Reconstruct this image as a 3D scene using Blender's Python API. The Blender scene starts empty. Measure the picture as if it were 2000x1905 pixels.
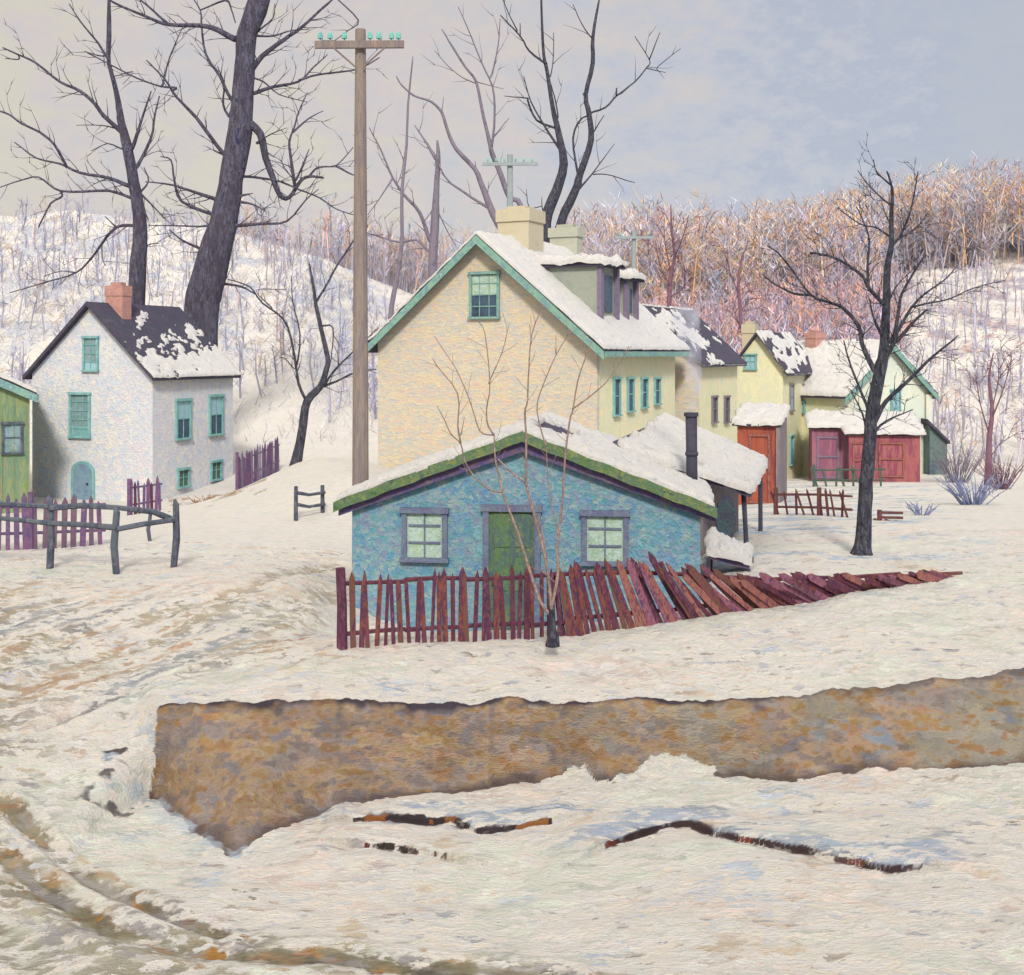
import bpy, math, random
import numpy as np
from mathutils import Vector
R=math.radians; rnd=random.Random(7); NR=np.random.RandomState(11)
F=2400.0; CX=1000.0; HY=690.0; H=4.6          # focal length in photo pixels, eye level row, eye height
sc=bpy.context.scene; COL=sc.collection
# ------------------------------------------------------------------ camera, sky, sun, exposure
cam=bpy.data.cameras.new('camera'); camo=bpy.data.objects.new('camera',cam); COL.objects.link(camo)
camo.location=(0,0,H); camo.rotation_euler=(R(90),0,0)
cam.sensor_fit='HORIZONTAL'; cam.sensor_width=36; cam.lens=36*F/2000; cam.shift_y=-(952.5-HY)/2000
cam.clip_end=2000; cam.clip_start=.1; sc.camera=camo
SUN_EL=37; SUN_AZ=177      # degrees; azimuth the light comes from, clockwise from +Y
w=bpy.data.worlds.new('World'); sc.world=w; w.use_nodes=True
def world():
    nt=w.node_tree; N=nt.nodes; L=nt.links; N.clear()
    out=N.new('ShaderNodeOutputWorld'); add=N.new('ShaderNodeMixShader'); add.inputs[0].default_value=.85; L.new(add.outputs[0],out.inputs[0])
    b1=N.new('ShaderNodeBackground'); b1.inputs[1].default_value=.05
    sky=N.new('ShaderNodeTexSky'); sky.sky_type='NISHITA'; sky.sun_disc=False
    sky.sun_elevation=R(SUN_EL); sky.sun_rotation=R(SUN_AZ)
    L.new(sky.outputs[0],b1.inputs[0]); L.new(b1.outputs[0],add.inputs[1])
    tc=N.new('ShaderNodeTexCoord'); sep=N.new('ShaderNodeSeparateXYZ'); L.new(tc.outputs['Generated'],sep.inputs[0])
    # broad drift of the cloud deck: cream to the west (left), slate blue to the right
    n1=N.new('ShaderNodeTexNoise'); n1.inputs['Scale'].default_value=2.6; n1.inputs['Detail'].default_value=3
    L.new(tc.outputs['Generated'],n1.inputs['Vector'])
    m=N.new('ShaderNodeMath'); m.operation='MULTIPLY_ADD'; m.inputs[1].default_value=1.15; m.inputs[2].default_value=.13
    L.new(sep.outputs[0],m.inputs[0])
    m2=N.new('ShaderNodeMath'); m2.operation='MULTIPLY_ADD'; m2.inputs[1].default_value=.75
    L.new(n1.outputs[0],m2.inputs[0]); L.new(m.outputs[0],m2.inputs[2])
    # dabs of cloud
    mp=N.new('ShaderNodeMapping'); mp.inputs['Scale'].default_value=(24,24,46); L.new(tc.outputs['Generated'],mp.inputs[0])
    n2=N.new('ShaderNodeTexNoise'); n2.inputs['Scale'].default_value=1.0; n2.inputs['Detail'].default_value=6; n2.inputs['Roughness'].default_value=.7
    L.new(mp.outputs[0],n2.inputs['Vector'])
    m3=N.new('ShaderNodeMath'); m3.operation='MULTIPLY_ADD'; m3.inputs[1].default_value=1.15
    L.new(n2.outputs[0],m3.inputs[0]); L.new(m2.outputs[0],m3.inputs[2])
    m4=N.new('ShaderNodeMath'); m4.operation='SUBTRACT'; m4.inputs[1].default_value=.57; L.new(m3.outputs[0],m4.inputs[0])
    cr=N.new('ShaderNodeValToRGB'); e=cr.color_ramp.elements
    e[0].position=.15; e[0].color=(.60,.555,.465,1); e[1].position=1.0; e[1].color=(.44,.46,.51,1)
    for p,c in ((.33,(.58,.52,.50)),(.5,(.53,.51,.515)),(.66,(.48,.49,.54)),(.82,(.41,.44,.525))):
        k=e.new(p); k.color=c+(1,)
    L.new(m4.outputs[0],cr.inputs[0])
    # overcast deck is brighter overhead
    mr=N.new('ShaderNodeMapRange'); mr.inputs[1].default_value=.35; mr.inputs[2].default_value=1; mr.inputs[3].default_value=1.0; mr.inputs[4].default_value=2.6
    L.new(sep.outputs[2],mr.inputs[0])
    b2=N.new('ShaderNodeBackground'); L.new(cr.outputs[0],b2.inputs[0]); L.new(mr.outputs[0],b2.inputs[1]); L.new(b2.outputs[0],add.inputs[2])
world()
sl=bpy.data.lights.new('sun','SUN'); sl.energy=2.75; sl.angle=R(9); sl.color=(1,.93,.82)
so=bpy.data.objects.new('sun',sl); COL.objects.link(so)
az=R(SUN_AZ); el=R(SUN_EL)
so.rotation_euler=Vector((math.sin(az)*math.cos(el),math.cos(az)*math.cos(el),math.sin(el))).to_track_quat('Z','Y').to_euler()
sc.view_settings.view_transform='Standard'; sc.view_settings.look='None'; sc.view_settings.gamma=1; sc.view_settings.exposure=.33
sc.cycles.max_bounces=6; sc.cycles.diffuse_bounces=3; sc.cycles.volume_bounces=1
# ------------------------------------------------------------------ helpers
def at(px,py,D): return Vector(((px-CX)/F*D, D, H-(py-HY)/F*D))
def h3(i,j,k):
    n=(i*374761393+j*668265263+k*2147483647+1013904223)&0xffffffff
    n=((n^(n>>13))*1274126177)&0xffffffff; n=n^(n>>16)
    return (n&0xffff)/65535.0
def vnoise(x,y,z=0.0,seed=0):
    x=np.asarray(x,float); y=np.asarray(y,float); z=np.zeros_like(x)+z
    xi=np.floor(x).astype(np.int64); yi=np.floor(y).astype(np.int64); zi=np.floor(z).astype(np.int64)
    f=lambda t:t*t*(3-2*t); u=f(x-xi); v=f(y-yi); q=f(z-zi); zi=zi+seed*17
    def c(a,b,d): return h3(xi+a,yi+b,zi+d)
    a=(c(0,0,0)*(1-u)+c(1,0,0)*u)*(1-v)+(c(0,1,0)*(1-u)+c(1,1,0)*u)*v
    b=(c(0,0,1)*(1-u)+c(1,0,1)*u)*(1-v)+(c(0,1,1)*(1-u)+c(1,1,1)*u)*v
    return (a*(1-q)+b*q)*2-1
def fbm(x,y,z=0.0,o=4,seed=0):
    s=0; a=1; t=0
    for k in range(o):
        s=s+a*vnoise(np.asarray(x)*2**k,np.asarray(y)*2**k,np.asarray(z)*2**k,seed+k); t+=a; a*=.55
    return s/t
def sstep(a,b,x):
    t=np.clip((x-a)/(b-a),0,1); return t*t*(3-2*t)
# ---- materials: broken colour in dabs plus an impasto relief, all in world position
MAT={}
def paint(name,cols,scale=6,stretch=(1,1,1),bump=.35,fine=40,rough=.85,attr=None,warp=.35,emit=None,jit=.5,bd=.05):
    if name in MAT: return MAT[name]
    m=bpy.data.materials.new(name); m.use_nodes=True; nt=m.node_tree; N=nt.nodes; L=nt.links
    bs=N['Principled BSDF']; bs.inputs['Roughness'].default_value=rough; bs.inputs['Specular IOR Level'].default_value=.2
    g=N.new('ShaderNodeNewGeometry')
    mp=N.new('ShaderNodeMapping'); mp.inputs['Scale'].default_value=tuple(scale*s for s in stretch); L.new(g.outputs['Position'],mp.inputs[0])
    nz=N.new('ShaderNodeTexNoise'); nz.inputs['Scale'].default_value=1.6; nz.inputs['Detail'].default_value=7; nz.inputs['Roughness'].default_value=.72; L.new(mp.outputs[0],nz.inputs['Vector'])
    mx=N.new('ShaderNodeVectorMath'); mx.operation='MULTIPLY_ADD'; mx.inputs[1].default_value=(warp*4,)*3
    L.new(nz.outputs['Color'],mx.inputs[0]); L.new(mp.outputs[0],mx.inputs[2])
    vo=N.new('ShaderNodeTexVoronoi'); vo.inputs['Scale'].default_value=1; L.new(mx.outputs[0],vo.inputs['Vector'])
    v2=N.new('ShaderNodeTexVoronoi'); v2.inputs['Scale'].default_value=2.7; L.new(mx.outputs[0],v2.inputs['Vector'])
    s1=N.new('ShaderNodeSeparateColor'); L.new(vo.outputs['Color'],s1.inputs[0])
    s2=N.new('ShaderNodeSeparateColor'); L.new(v2.outputs['Color'],s2.inputs[0])
    lo=N.new('ShaderNodeTexNoise'); lo.inputs['Scale'].default_value=.28; lo.inputs['Detail'].default_value=3; L.new(mp.outputs[0],lo.inputs['Vector'])
    a=N.new('ShaderNodeMath'); a.operation='MULTIPLY_ADD'; a.inputs[1].default_value=jit*.55; L.new(s1.outputs[0],a.inputs[0])
    b=N.new('ShaderNodeMath'); b.operation='MULTIPLY_ADD'; b.inputs[1].default_value=jit*.55; L.new(s2.outputs[1],b.inputs[0]); L.new(a.outputs[0],b.inputs[2])
    lr=N.new('ShaderNodeMapRange'); lr.inputs[1].default_value=.3; lr.inputs[2].default_value=.7; lr.inputs[3].default_value=-.05*jit; lr.inputs[4].default_value=1.02-1.0*jit
    L.new(lo.outputs[0],lr.inputs[0]); L.new(lr.outputs[0],a.inputs[2])
    cr=N.new('ShaderNodeValToRGB'); e=cr.color_ramp.elements; n=len(cols)
    e[0].position=.08; e[0].color=tuple(cols[0])+(1,); e[1].position=.92; e[1].color=tuple(cols[-1])+(1,)
    for i in range(1,n-1): k=e.new(.08+.84*i/(n-1)); k.color=tuple(cols[i])+(1,)
    L.new(b.outputs[0],cr.inputs[0]); colout=cr.outputs[0]
    if attr:
        at_=N.new('ShaderNodeAttribute'); at_.attribute_name=attr
        mk=N.new('ShaderNodeMath'); mk.operation='MULTIPLY_ADD'; mk.inputs[1].default_value=.9; mk.inputs[2].default_value=-.42
        L.new(s2.outputs[2],mk.inputs[0])
        m2=N.new('ShaderNodeMath'); m2.operation='ADD'; L.new(at_.outputs['Alpha'],m2.inputs[0])
        m3=N.new('ShaderNodeMath'); m3.operation='MULTIPLY'; L.new(mk.outputs[0],m3.inputs[0])
        # jitter only where the mask is partly on
        m5=N.new('ShaderNodeMath'); m5.operation='GREATER_THAN'; m5.inputs[1].default_value=.04; L.new(at_.outputs['Alpha'],m5.inputs[0]); L.new(m5.outputs[0],m3.inputs[1])
        L.new(m3.outputs[0],m2.inputs[1])
        m4=N.new('ShaderNodeMapRange'); m4.inputs[1].default_value=.3; m4.inputs[2].default_value=.62; L.new(m2.outputs[0],m4.inputs[0])
        hs=N.new('ShaderNodeHueSaturation'); L.new(at_.outputs['Color'],hs.inputs['Color'])
        hv=N.new('ShaderNodeMath'); hv.operation='MULTIPLY_ADD'; hv.inputs[1].default_value=.36; hv.inputs[2].default_value=.82; L.new(s1.outputs[1],hv.inputs[0]); L.new(hv.outputs[0],hs.inputs['Value'])
        hh=N.new('ShaderNodeMath'); hh.operation='MULTIPLY_ADD'; hh.inputs[1].default_value=.03; hh.inputs[2].default_value=.485; L.new(s2.outputs[0],hh.inputs[0]); L.new(hh.outputs[0],hs.inputs['Hue'])
        mc=N.new('ShaderNodeMix'); mc.data_type='RGBA'; L.new(m4.outputs[0],mc.inputs[0]); L.new(colout,mc.inputs[6]); L.new(hs.outputs[0],mc.inputs[7]); colout=mc.outputs[2]
    L.new(colout,bs.inputs['Base Color'])
    fn=N.new('ShaderNodeTexNoise'); fn.inputs['Scale'].default_value=fine/scale; fn.inputs['Detail'].default_value=5; fn.inputs['Roughness'].default_value=.65; L.new(mp.outputs[0],fn.inputs['Vector'])
    ad=N.new('ShaderNodeMath'); ad.operation='MULTIPLY_ADD'; ad.inputs[1].default_value=.45; L.new(v2.outputs['Distance'],ad.inputs[0]); L.new(fn.outputs[0],ad.inputs[2])
    bp=N.new('ShaderNodeBump'); bp.inputs['Strength'].default_value=bump; bp.inputs['Distance'].default_value=bd; L.new(ad.outputs[0],bp.inputs['Height']); L.new(bp.outputs[0],bs.inputs['Normal'])
    MAT[name]=m; return m
def attrmat(name,rough=.9):
    m=bpy.data.materials.new(name); m.use_nodes=True; nt=m.node_tree; bs=nt.nodes['Principled BSDF']; bs.inputs['Roughness'].default_value=rough; bs.inputs['Specular IOR Level'].default_value=.1
    a=nt.nodes.new('ShaderNodeAttribute'); a.attribute_name='tint'; nt.links.new(a.outputs['Color'],bs.inputs['Base Color']); return m
SNOW=paint('snow',[(.86,.79,.73),(.68,.71,.76),(.89,.81,.68),(.82,.80,.78),(.91,.84,.75),(.74,.74,.68),(.91,.88,.84),(.84,.76,.73)],scale=3.0,stretch=(.8,1.5,2),bump=1,fine=24,attr='mark',bd=.09,jit=.6)
ROOFSNOW=paint('roof_snow',[(.90,.87,.83),(.70,.73,.80),(.93,.89,.82),(.84,.83,.83),(.94,.91,.87),(.62,.62,.66)],scale=9,bump=1,fine=45,bd=.07,jit=.6)
# ---- things
ROOT={}
def thing(name,loc,label,cat,group=None,kind=None):
    o=bpy.data.objects.new(name,None); o.empty_display_size=.3; COL.objects.link(o); o.location=loc; ROOT[o.name]=Vector(loc)
    tag(o,label,cat,group,kind); return o
def tag(o,label=None,cat=None,group=None,kind=None):
    if label: o['label']=label
    if cat: o['category']=cat
    if group: o['group']=group
    if kind: o['kind']=kind
    return o
class MB:
    def __init__(s): s.v=[]; s.f=[]; s.c=None
    def add(s,vs,fs):
        n=len(s.v); s.v+= [Vector(v) for v in vs]; s.f+= [tuple(i+n for i in f) for f in fs]
    def box(s,o,ex,ey,ez):
        o=Vector(o); ex=Vector(ex); ey=Vector(ey); ez=Vector(ez)
        s.add([o,o+ex,o+ex+ey,o+ey,o+ez,o+ex+ez,o+ex+ey+ez,o+ey+ez],[(0,3,2,1),(4,5,6,7),(0,1,5,4),(1,2,6,5),(2,3,7,6),(3,0,4,7)])
    def prism(s,poly,d):
        n=len(poly); d=Vector(d); p=[Vector(q) for q in poly]
        s.add(p+[q+d for q in p],[tuple(range(n))[::-1],tuple(range(n,2*n))]+[(i,(i+1)%n,n+(i+1)%n,n+i) for i in range(n)])
    def tube(s,pts,rad,sides=6,wob=0):
        n0=len(s.v); P=[Vector(p) for p in pts]; u=None
        for i,p in enumerate(P):
            d=(P[min(i+1,len(P)-1)]-P[max(i-1,0)])
            if d.length<1e-6: d=Vector((0,0,1))
            d.normalize()
            if u is None: u=d.cross(Vector((0,1,0.01))); 
            u=(u-d*u.dot(d)); 
            if u.length<1e-5: u=d.cross(Vector((1,0,0)))
            u.normalize(); v=d.cross(u)
            for k in range(sides):
                a=2*math.pi*k/sides; r=rad[i]*(1+wob*rnd.uniform(-1,1)); s.v.append(p+(u*math.cos(a)+v*math.sin(a))*r)
        for i in range(len(P)-1):
            for k in range(sides):
                a=n0+i*sides+k; b=n0+i*sides+(k+1)%sides; s.f.append((a,b,b+sides,a+sides))
        s.f.append(tuple(n0+k for k in range(sides))[::-1]); e=n0+(len(P)-1)*sides; s.f.append(tuple(e+k for k in range(sides)))
    def build(s,name,mat,parent=None,smooth=False):
        me=bpy.data.meshes.new(name); off=Vector((0,0,0)); o=bpy.data.objects.new(name,me); COL.objects.link(o)
        if parent is not None: off=ROOT[parent.name]; o.parent=parent; ROOT[o.name]=off
        else:
            b=Vector((sum(v.x for v in s.v)/len(s.v),sum(v.y for v in s.v)/len(s.v),min(v.z for v in s.v))); off=b; o.location=b; ROOT[o.name]=b
        me.from_pydata([tuple(v-off) for v in s.v],[],s.f); me.materials.append(mat)
        if smooth: me.polygons.foreach_set('use_smooth',[True]*len(me.polygons))
        me.update(); return o
def npmesh(name,V,Fa,mat,smooth=True,colors=None,attr='tint'):
    me=bpy.data.meshes.new(name); V=np.asarray(V,np.float32); Fa=np.asarray(Fa,np.int32); k=Fa.shape[1]
    me.vertices.add(len(V)); me.vertices.foreach_set('co',V.ravel()); me.loops.add(Fa.size); me.loops.foreach_set('vertex_index',Fa.ravel())
    me.polygons.add(len(Fa)); me.polygons.foreach_set('loop_start',np.arange(0,Fa.size,k,dtype=np.int32)); me.polygons.foreach_set('loop_total',np.full(len(Fa),k,np.int32))
    me.polygons.foreach_set('use_smooth',np.full(len(Fa),smooth)); me.update(calc_edges=True)
    if colors is not None:
        c=me.color_attributes.new(attr,'FLOAT_COLOR','POINT'); c.data.foreach_set('color',np.asarray(colors,np.float32).ravel())
    me.materials.append(mat); o=bpy.data.objects.new(name,me); COL.objects.link(o); return o
# ------------------------------------------------------------------ the ground
CP=[(-300,1385,15.5),(0,1385,15.6),(305,1378,15.4),(800,1374,15.3),(1400,1362,15.5),(2000,1312,15.9),(2500,1290,16),
 (665,1265,17),(870,1252,17.35),(1075,1240,17.7),(1340,1205,18.4),(1600,1165,19.2),(1870,1125,20.4),(2300,1110,21),
 (350,1115,22),(95,1112,22),(-300,1110,22),(300,1250,18.3),(0,1250,18.3),(500,1180,19.4),(590,1150,20.2),
 (800,1240,19.1),(1000,1236,19.3),(1250,1210,19.6),(1400,1150,20.6),(1465,1080,22.8),(1685,1081,22.8),(1950,1060,24),(1900,1000,30),(1600,1010,29),
 (1700,955,42),(1581,938,50),(1900,935,50),(2200,950,45),(600,1010,30),(581,905,40),(455,978,40),(510,958,41),(380,990,39),(300,990,40),(60,1000,40),(-400,1000,40),
 (480,1050,27),(400,992,34),(200,1030,31),(0,1040,31),(720,1256,19.5),(850,1250,19.6),(700,930,34),(1000,1000,38),(1170,1005,36),(1000,1150,24)]
CPW=[tuple(at(*c)) for c in CP]
for px,z in ((-600,.5),(0,.6),(300,1.2),(600,2.4),(1000,.3),(1500,-.8),(1900,-.6),(2500,-.3)):
    CPW.append(((px-CX)/F*62,62,z))
for x in (-9,-3,3,9): CPW.append((x,9.5,-.1))
CPW=np.array(CPW)
def tps_fit(P):
    n=len(P); d=np.hypot(P[:,None,0]-P[None,:,0],P[:,None,1]-P[None,:,1]); K=np.where(d>0,d*d*np.log(d+1e-9),0)+np.eye(n)*.02
    Q=np.c_[np.ones(n),P[:,:2]]; A=np.block([[K,Q],[Q.T,np.zeros((3,3))]]); return np.linalg.solve(A,np.r_[P[:,2],0,0,0])
TW=tps_fit(CPW)
def tps(X,Y):
    s=TW[-3]+TW[-2]*X+TW[-1]*Y
    for i,p in enumerate(CPW):
        d2=(X-p[0])**2+(Y-p[1])**2; s=s+TW[i]*.5*d2*np.log(d2+1e-12)
    return s
# bank of bare earth: top and foot as Y over X
BT=[(305,1378,15.4),(500,1376,15.35),(800,1374,15.3),(1050,1365,15.35),(1250,1360,15.4),(1400,1362,15.4),(1500,1350,15.5),(1700,1338,15.6),(1850,1330,15.7),(2000,1312,15.9),(2500,1290,16.2)]
BTx=[(p[0]-CX)/F*p[2] for p in BT]; BTy=[p[2] for p in BT]
BF=[(-4.34,15.0),(-3.7,14.1),(-3.02,13.35),(-2.7,13.8),(-2.1,14.45),(-1.2,14.75),(-.4,14.85),(0,14.95),(.35,15.05),(.9,15.1),(1.25,14.85),(2.0,15.0),(2.8,15.05),(3.1,14.85),(3.8,14.85),(4.7,14.75),(5.3,14.75),(6.2,14.85),(10,15)]
def floorz(X,Y): return -.74+.045*np.clip(X+2,-3,9)+.012*(Y-13)+.05*fbm(X*.5,Y*.7,o=2,seed=3)
def outl(px):  # crest of the hills, row in the photo
    xs=[-900,0,150,260,430,520,640,700,800,950,1100,1300,1500,1650,1800,2000,2600]; ys=[440,424,412,428,446,470,505,535,570,590,585,580,565,530,485,470,450]
    return np.interp(px,xs,ys)
def crest(px): return np.interp(px,[-900,600,900,1200,2600],[105,105,140,150,150])
def foot(px): return np.interp(px,[-900,600,900,1200,2600],[50,48,60,62,60])
LEDGES=[[(690,1600),(760,1597),(830,1604),(880,1597),(930,1617),(1000,1612),(1075,1602)],[(715,1650),(770,1653),(830,1661),(870,1668)],
 [(1180,1652),(1220,1632),(1290,1613),(1350,1606),(1400,1626),(1450,1640),(1540,1657),(1600,1667),(1680,1687),(1740,1701),(1800,1702)]]
RUTS_AND_SHADOW=[[(-60,1540),(20,1580),(60,1620),(110,1670),(180,1722),(260,1762),(340,1797),(430,1822)],[(-80,1640),(0,1672),(60,1722),(150,1772),(215,1817),(330,1850),(430,1856),(500,1870),(620,1873),(720,1880),(830,1890),(960,1893),(1080,1905)],
 [(-60,1330),(0,1300),(150,1240),(330,1195),(500,1145),(650,1100)],[(-60,1400),(0,1375),(110,1300),(300,1250),(520,1195),(650,1165)],[(80,1425),(250,1352),(380,1307),(520,1285),(640,1264)],[(-40,1800),(40,1850),(110,1905)]]  # the line running below the upper road tracks is a painted shadow
def basez(X,Y):
    P=tps(X,Y); px=CX+F*X/np.maximum(Y,1)
    nz=fbm(X*1.7,Y*.2,o=4,seed=5)*.10
    yt=np.interp(X,BTx,BTy)+nz; yb=np.interp(X,[b[0] for b in BF],[b[1] for b in BF])+nz*1.3
    left=1-sstep(-5.0,-4.35,X)
    yt=yt*(1-left)+17.0*left; yb=yb*(1-left)+12.6*left
    t=np.clip((Y-yb)/(yt-yb),0,1); t1=t*t*(3-2*t)
    Fz=floorz(X,Y); z=np.where(Y>30,P,Fz+(P-Fz)*t1)
    # hills
    cr=crest(px); ft=foot(px); hz=H+(HY-outl(px))/F*cr
    s=np.clip((Y-ft)/(cr-ft),0,1.0); hill=P*(1-sstep(0,.25,s))+sstep(0,.25,s)*0.0
    prof=s**1.05; z=np.where(Y>ft,(1-sstep(0,.3,s))*P+sstep(0,.3,s)*(hz*prof)+0*hill,z)
    z=np.where(Y>cr,hz-(Y-cr)*.03,z)
    return z
def march(px,py,fn):
    D=np.concatenate([np.arange(8,26,.02),np.arange(26,160,.2)]); X=(px-CX)/F*D; z=H-(py-HY)/F*D; g=fn(X,D); k=np.argmax(g>=z); return X[k],D[k]
LW=[np.array([march(p[0],p[1],basez) for p in l]) for l in LEDGES]
RIM=[(-60,1545),(20,1575),(60,1612),(110,1660),(180,1708),(260,1750),(340,1787),(450,1822),(600,1848),(800,1872),(1000,1888),(1200,1915),(1500,1950)]
RIM=np.array([march(min(max(p[0],-100),2100),min(p[1],1960),basez) for p in RIM])
RW=[np.array([march(min(max(p[0],-100),2100),min(p[1],1960),basez) for p in l]) for l in RUTS_AND_SHADOW]
def pdist(X,Y,pl):
    best=np.full(X.shape,1e9); side=np.zeros(X.shape); tt=np.zeros(X.shape); n=len(pl)-1
    for i in range(n):
        a=pl[i]; b=pl[i+1]; d=b-a; L2=(d@d)+1e-9; t=np.clip(((X-a[0])*d[0]+(Y-a[1])*d[1])/L2,0,1)
        qx=a[0]+t*d[0]; qy=a[1]+t*d[1]; q=np.hypot(X-qx,Y-qy); m=q<best
        side=np.where(m,np.sign(d[0]*(Y-a[1])-d[1]*(X-a[0])),side); tt=np.where(m,(i+t)/n,tt); best=np.where(m,q,best)
    return best,side,tt
def ground_z(X,Y,full=False):
    X=np.asarray(X,float); Y=np.asarray(Y,float); z=basez(X,Y)
    return z
def gz(x,y): return float(ground_z(np.array([x]),np.array([y]))[0])
def on(px,D): # point on the ground under a photo column at depth D
    x=(px-CX)/F*D; return Vector((x,D,gz(x,D)))
def build_ground():
    nu=1000; U=np.linspace(-.78,.78,nu)
    Y=np.concatenate([np.linspace(6.5,10,30,endpoint=False),np.geomspace(10,13.2,150,endpoint=False),np.linspace(13.2,16.2,400,endpoint=False),np.geomspace(16.2,26,270,endpoint=False),np.geomspace(26,60,140,endpoint=False),np.geomspace(60,420,150)])
    nv=len(Y); UU,YY=np.meshgrid(U,Y); X=(UU*YY).ravel(); Yf=YY.ravel(); px=CX+F*UU.ravel()
    z=basez(X,Yf); col=np.zeros((len(X),4))
    near=Yf<26
    # lumps of trodden snow
    nn=fbm(X*1.1,Yf*.9,o=3,seed=20)*.05+(fbm(X*4,Yf*3.2,o=4,seed=24)*.035+np.abs(fbm(X*7,Yf*5,o=3,seed=27))*-.03)*(.35+.65*sstep(12.6,14.8,Yf))+fbm(X*.9,Yf*2.4,o=2,seed=29)*.035*sstep(15,13.5,Yf)
    roadm=near*(px<720)*(Yf>15.5)*(Yf<24)
    yt=np.interp(X,BTx,BTy); z=z+nn*np.where(near,1,0)+np.where(near,0,fbm(X*.25,Yf*.25,o=4,seed=31)*.35*sstep(45,90,Yf))
    def mark(mask,c,a=1.0):
        m=np.clip(mask,0,1)*a; k=m>col[:,3]*1.0
        w_=np.where(m>0,m/(m+col[:,3]*(1-m)+1e-6),0)[:,None]; col[:,:3]=col[:,:3]*(1-w_)+np.array(c)*w_; col[:,3]=np.maximum(col[:,3],m)
    fl=fbm(X*5+Yf*.8,Yf*11,o=4,seed=170); mark(np.where(near,np.clip(fl*6-2.2,0,1),0),(.55,.49,.43),.5); fl=fbm(X*3+7,Yf*8,o=4,seed=171); mark(np.where(near,np.clip(fl*6-2.1,0,1),0),(.55,.55,.60),.5)
    fl=fbm(X*.5,Yf*1.1,o=3,seed=190); mark(np.where(near,np.clip(fl*4-.4,0,1),0),(.78,.80,.70),.46); mark(np.where(near,np.clip(-fl*4-.6,0,1),0),(.86,.74,.66),.46)
    fl=fbm(X*1.3,Yf*1.6,o=4,seed=173); mark(np.where(near,np.clip(fl*4-1.3,0,1),0),(.60,.66,.74),.5); mark(np.where(near,np.clip(-fl*4-1.4,0,1),0),(.72,.60,.47),.5)
    fl=fbm(X*.8,Yf*2.6,o=4,seed=178); mark(np.where((Yf<50)&(px>1350)&(Yf>22),np.clip(fl*5-.5,0,1)*sstep(1350,1450,px)*sstep(2000,1700,px),0),(.46,.58,.72),.6)  # bluish shadows right of the shed, painted into the snow colour
    # bare earth face of the bank
    nz=fbm(X*1.7,Yf*.2,o=4,seed=5)*.10+fbm(X*7,Yf*2,o=3,seed=6)*.035
    yt=np.interp(X,BTx,BTy)+nz; yb=np.interp(X,[b[0] for b in BF],[b[1] for b in BF])+nz*1.3
    e=fbm(X*4,Yf*5,o=3,seed=41); inb=near&(X>-4.42+.05*e)&(Yf<yt+.03+.05*e)&(Yf>yb-.08+.12*e)
    n1=fbm(X*2.2,z*4,o=3,seed=50); n2=fbm(X*3.5+9,z*7,o=3,seed=56); n3=fbm(X*1.3,z*2,o=2,seed=61)
    t=np.clip((Yf-yb)/(yt-yb+1e-6),0,1)
    n4=fbm(X*8,z*14+Yf*3,o=3,seed=64); n5=fbm(X*5+4,z*11,o=3,seed=67)
    c=np.array([.46,.325,.215])[None,:]*np.ones((len(X),3))
    def mixc(m,cc): 
        m=np.clip(m,0,1)[:,None]; return c*(1-m)+np.array(cc)*m
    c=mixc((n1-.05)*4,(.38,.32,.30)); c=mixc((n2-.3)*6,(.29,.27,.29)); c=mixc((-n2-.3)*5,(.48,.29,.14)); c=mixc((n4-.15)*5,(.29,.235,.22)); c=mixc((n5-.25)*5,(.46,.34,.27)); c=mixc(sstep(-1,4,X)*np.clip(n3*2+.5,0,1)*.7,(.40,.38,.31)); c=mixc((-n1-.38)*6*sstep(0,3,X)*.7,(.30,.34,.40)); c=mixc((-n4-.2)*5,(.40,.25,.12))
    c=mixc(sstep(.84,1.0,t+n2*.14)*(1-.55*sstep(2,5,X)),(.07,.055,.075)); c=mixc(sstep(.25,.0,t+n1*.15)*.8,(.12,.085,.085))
    e2=fbm(X*2.2,Yf*3,o=2,seed=45)
    for cx_,sx_,t0,ts in ((.76,.34,.06,.17),(1.85,.62,.06,.24),(1.3,1.0,-.02,.1),(4.6,1.2,-.02,.12)):
        inb&=~((((X-cx_+e2*.2)/sx_)**2+((t-t0+e2*.16)/ts)**2)<1)
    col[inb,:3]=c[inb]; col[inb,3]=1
    # little ledges of turf and mud showing through the snow, blue shadow painted beside them
    for k,pl in enumerate(LW):
        d,s,tt=pdist(X,Yf,pl); wv=.5+.5*fbm(tt*14,tt*0+k,o=2,seed=70+k); m=near&(d<1.2)
        z=np.where(m,z+.06*sstep(-.05,.12,s*d)*(1-sstep(.15,.9,d))-.035*(s<0)*(1-sstep(.0,.4,d)),z)
        gap=np.clip(wv*1.9-.25,0.12,1.2)
        rag=fbm(tt*13+k*9,s*d*6,o=4,seed=77)
        wd=(.068 if k!=1 else .03)*gap*np.sin(np.pi*np.clip(tt,.02,.98))**.35
        mk=sstep(1.15,.3,(d+rag*.03)/wd); mark(np.where(m,sstep(2.6,.8,(d+rag*.06)/wd)*np.clip(.6+rag*1.5,0,1),0),(.30,.27,.29),.62); cc=[(.055,.04,.045),(.06,.045,.04),(.06,.035,.04)][k]
        mark(np.where(m,mk,0),cc,.95)
        orr=fbm(tt*8+k,s*d*6,o=3,seed=80+k); mark(np.where(m&(orr>.2),sstep(1,.4,(d+rag*.03)/wd),0),(.36,.14,.05) if k==0 else (.20,.06,.04))
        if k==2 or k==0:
            bl=fbm(X*1.4,Yf*5,o=3,seed=85); mark(np.where(m&(s>0)&(d>wd*.6),sstep(.5,.12,np.abs(d-.2))*np.clip(bl*2+.45,0,1),0),(.42,.50,.62),.62)  # bluish shadow along the ledge, put into the snow colour
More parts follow.
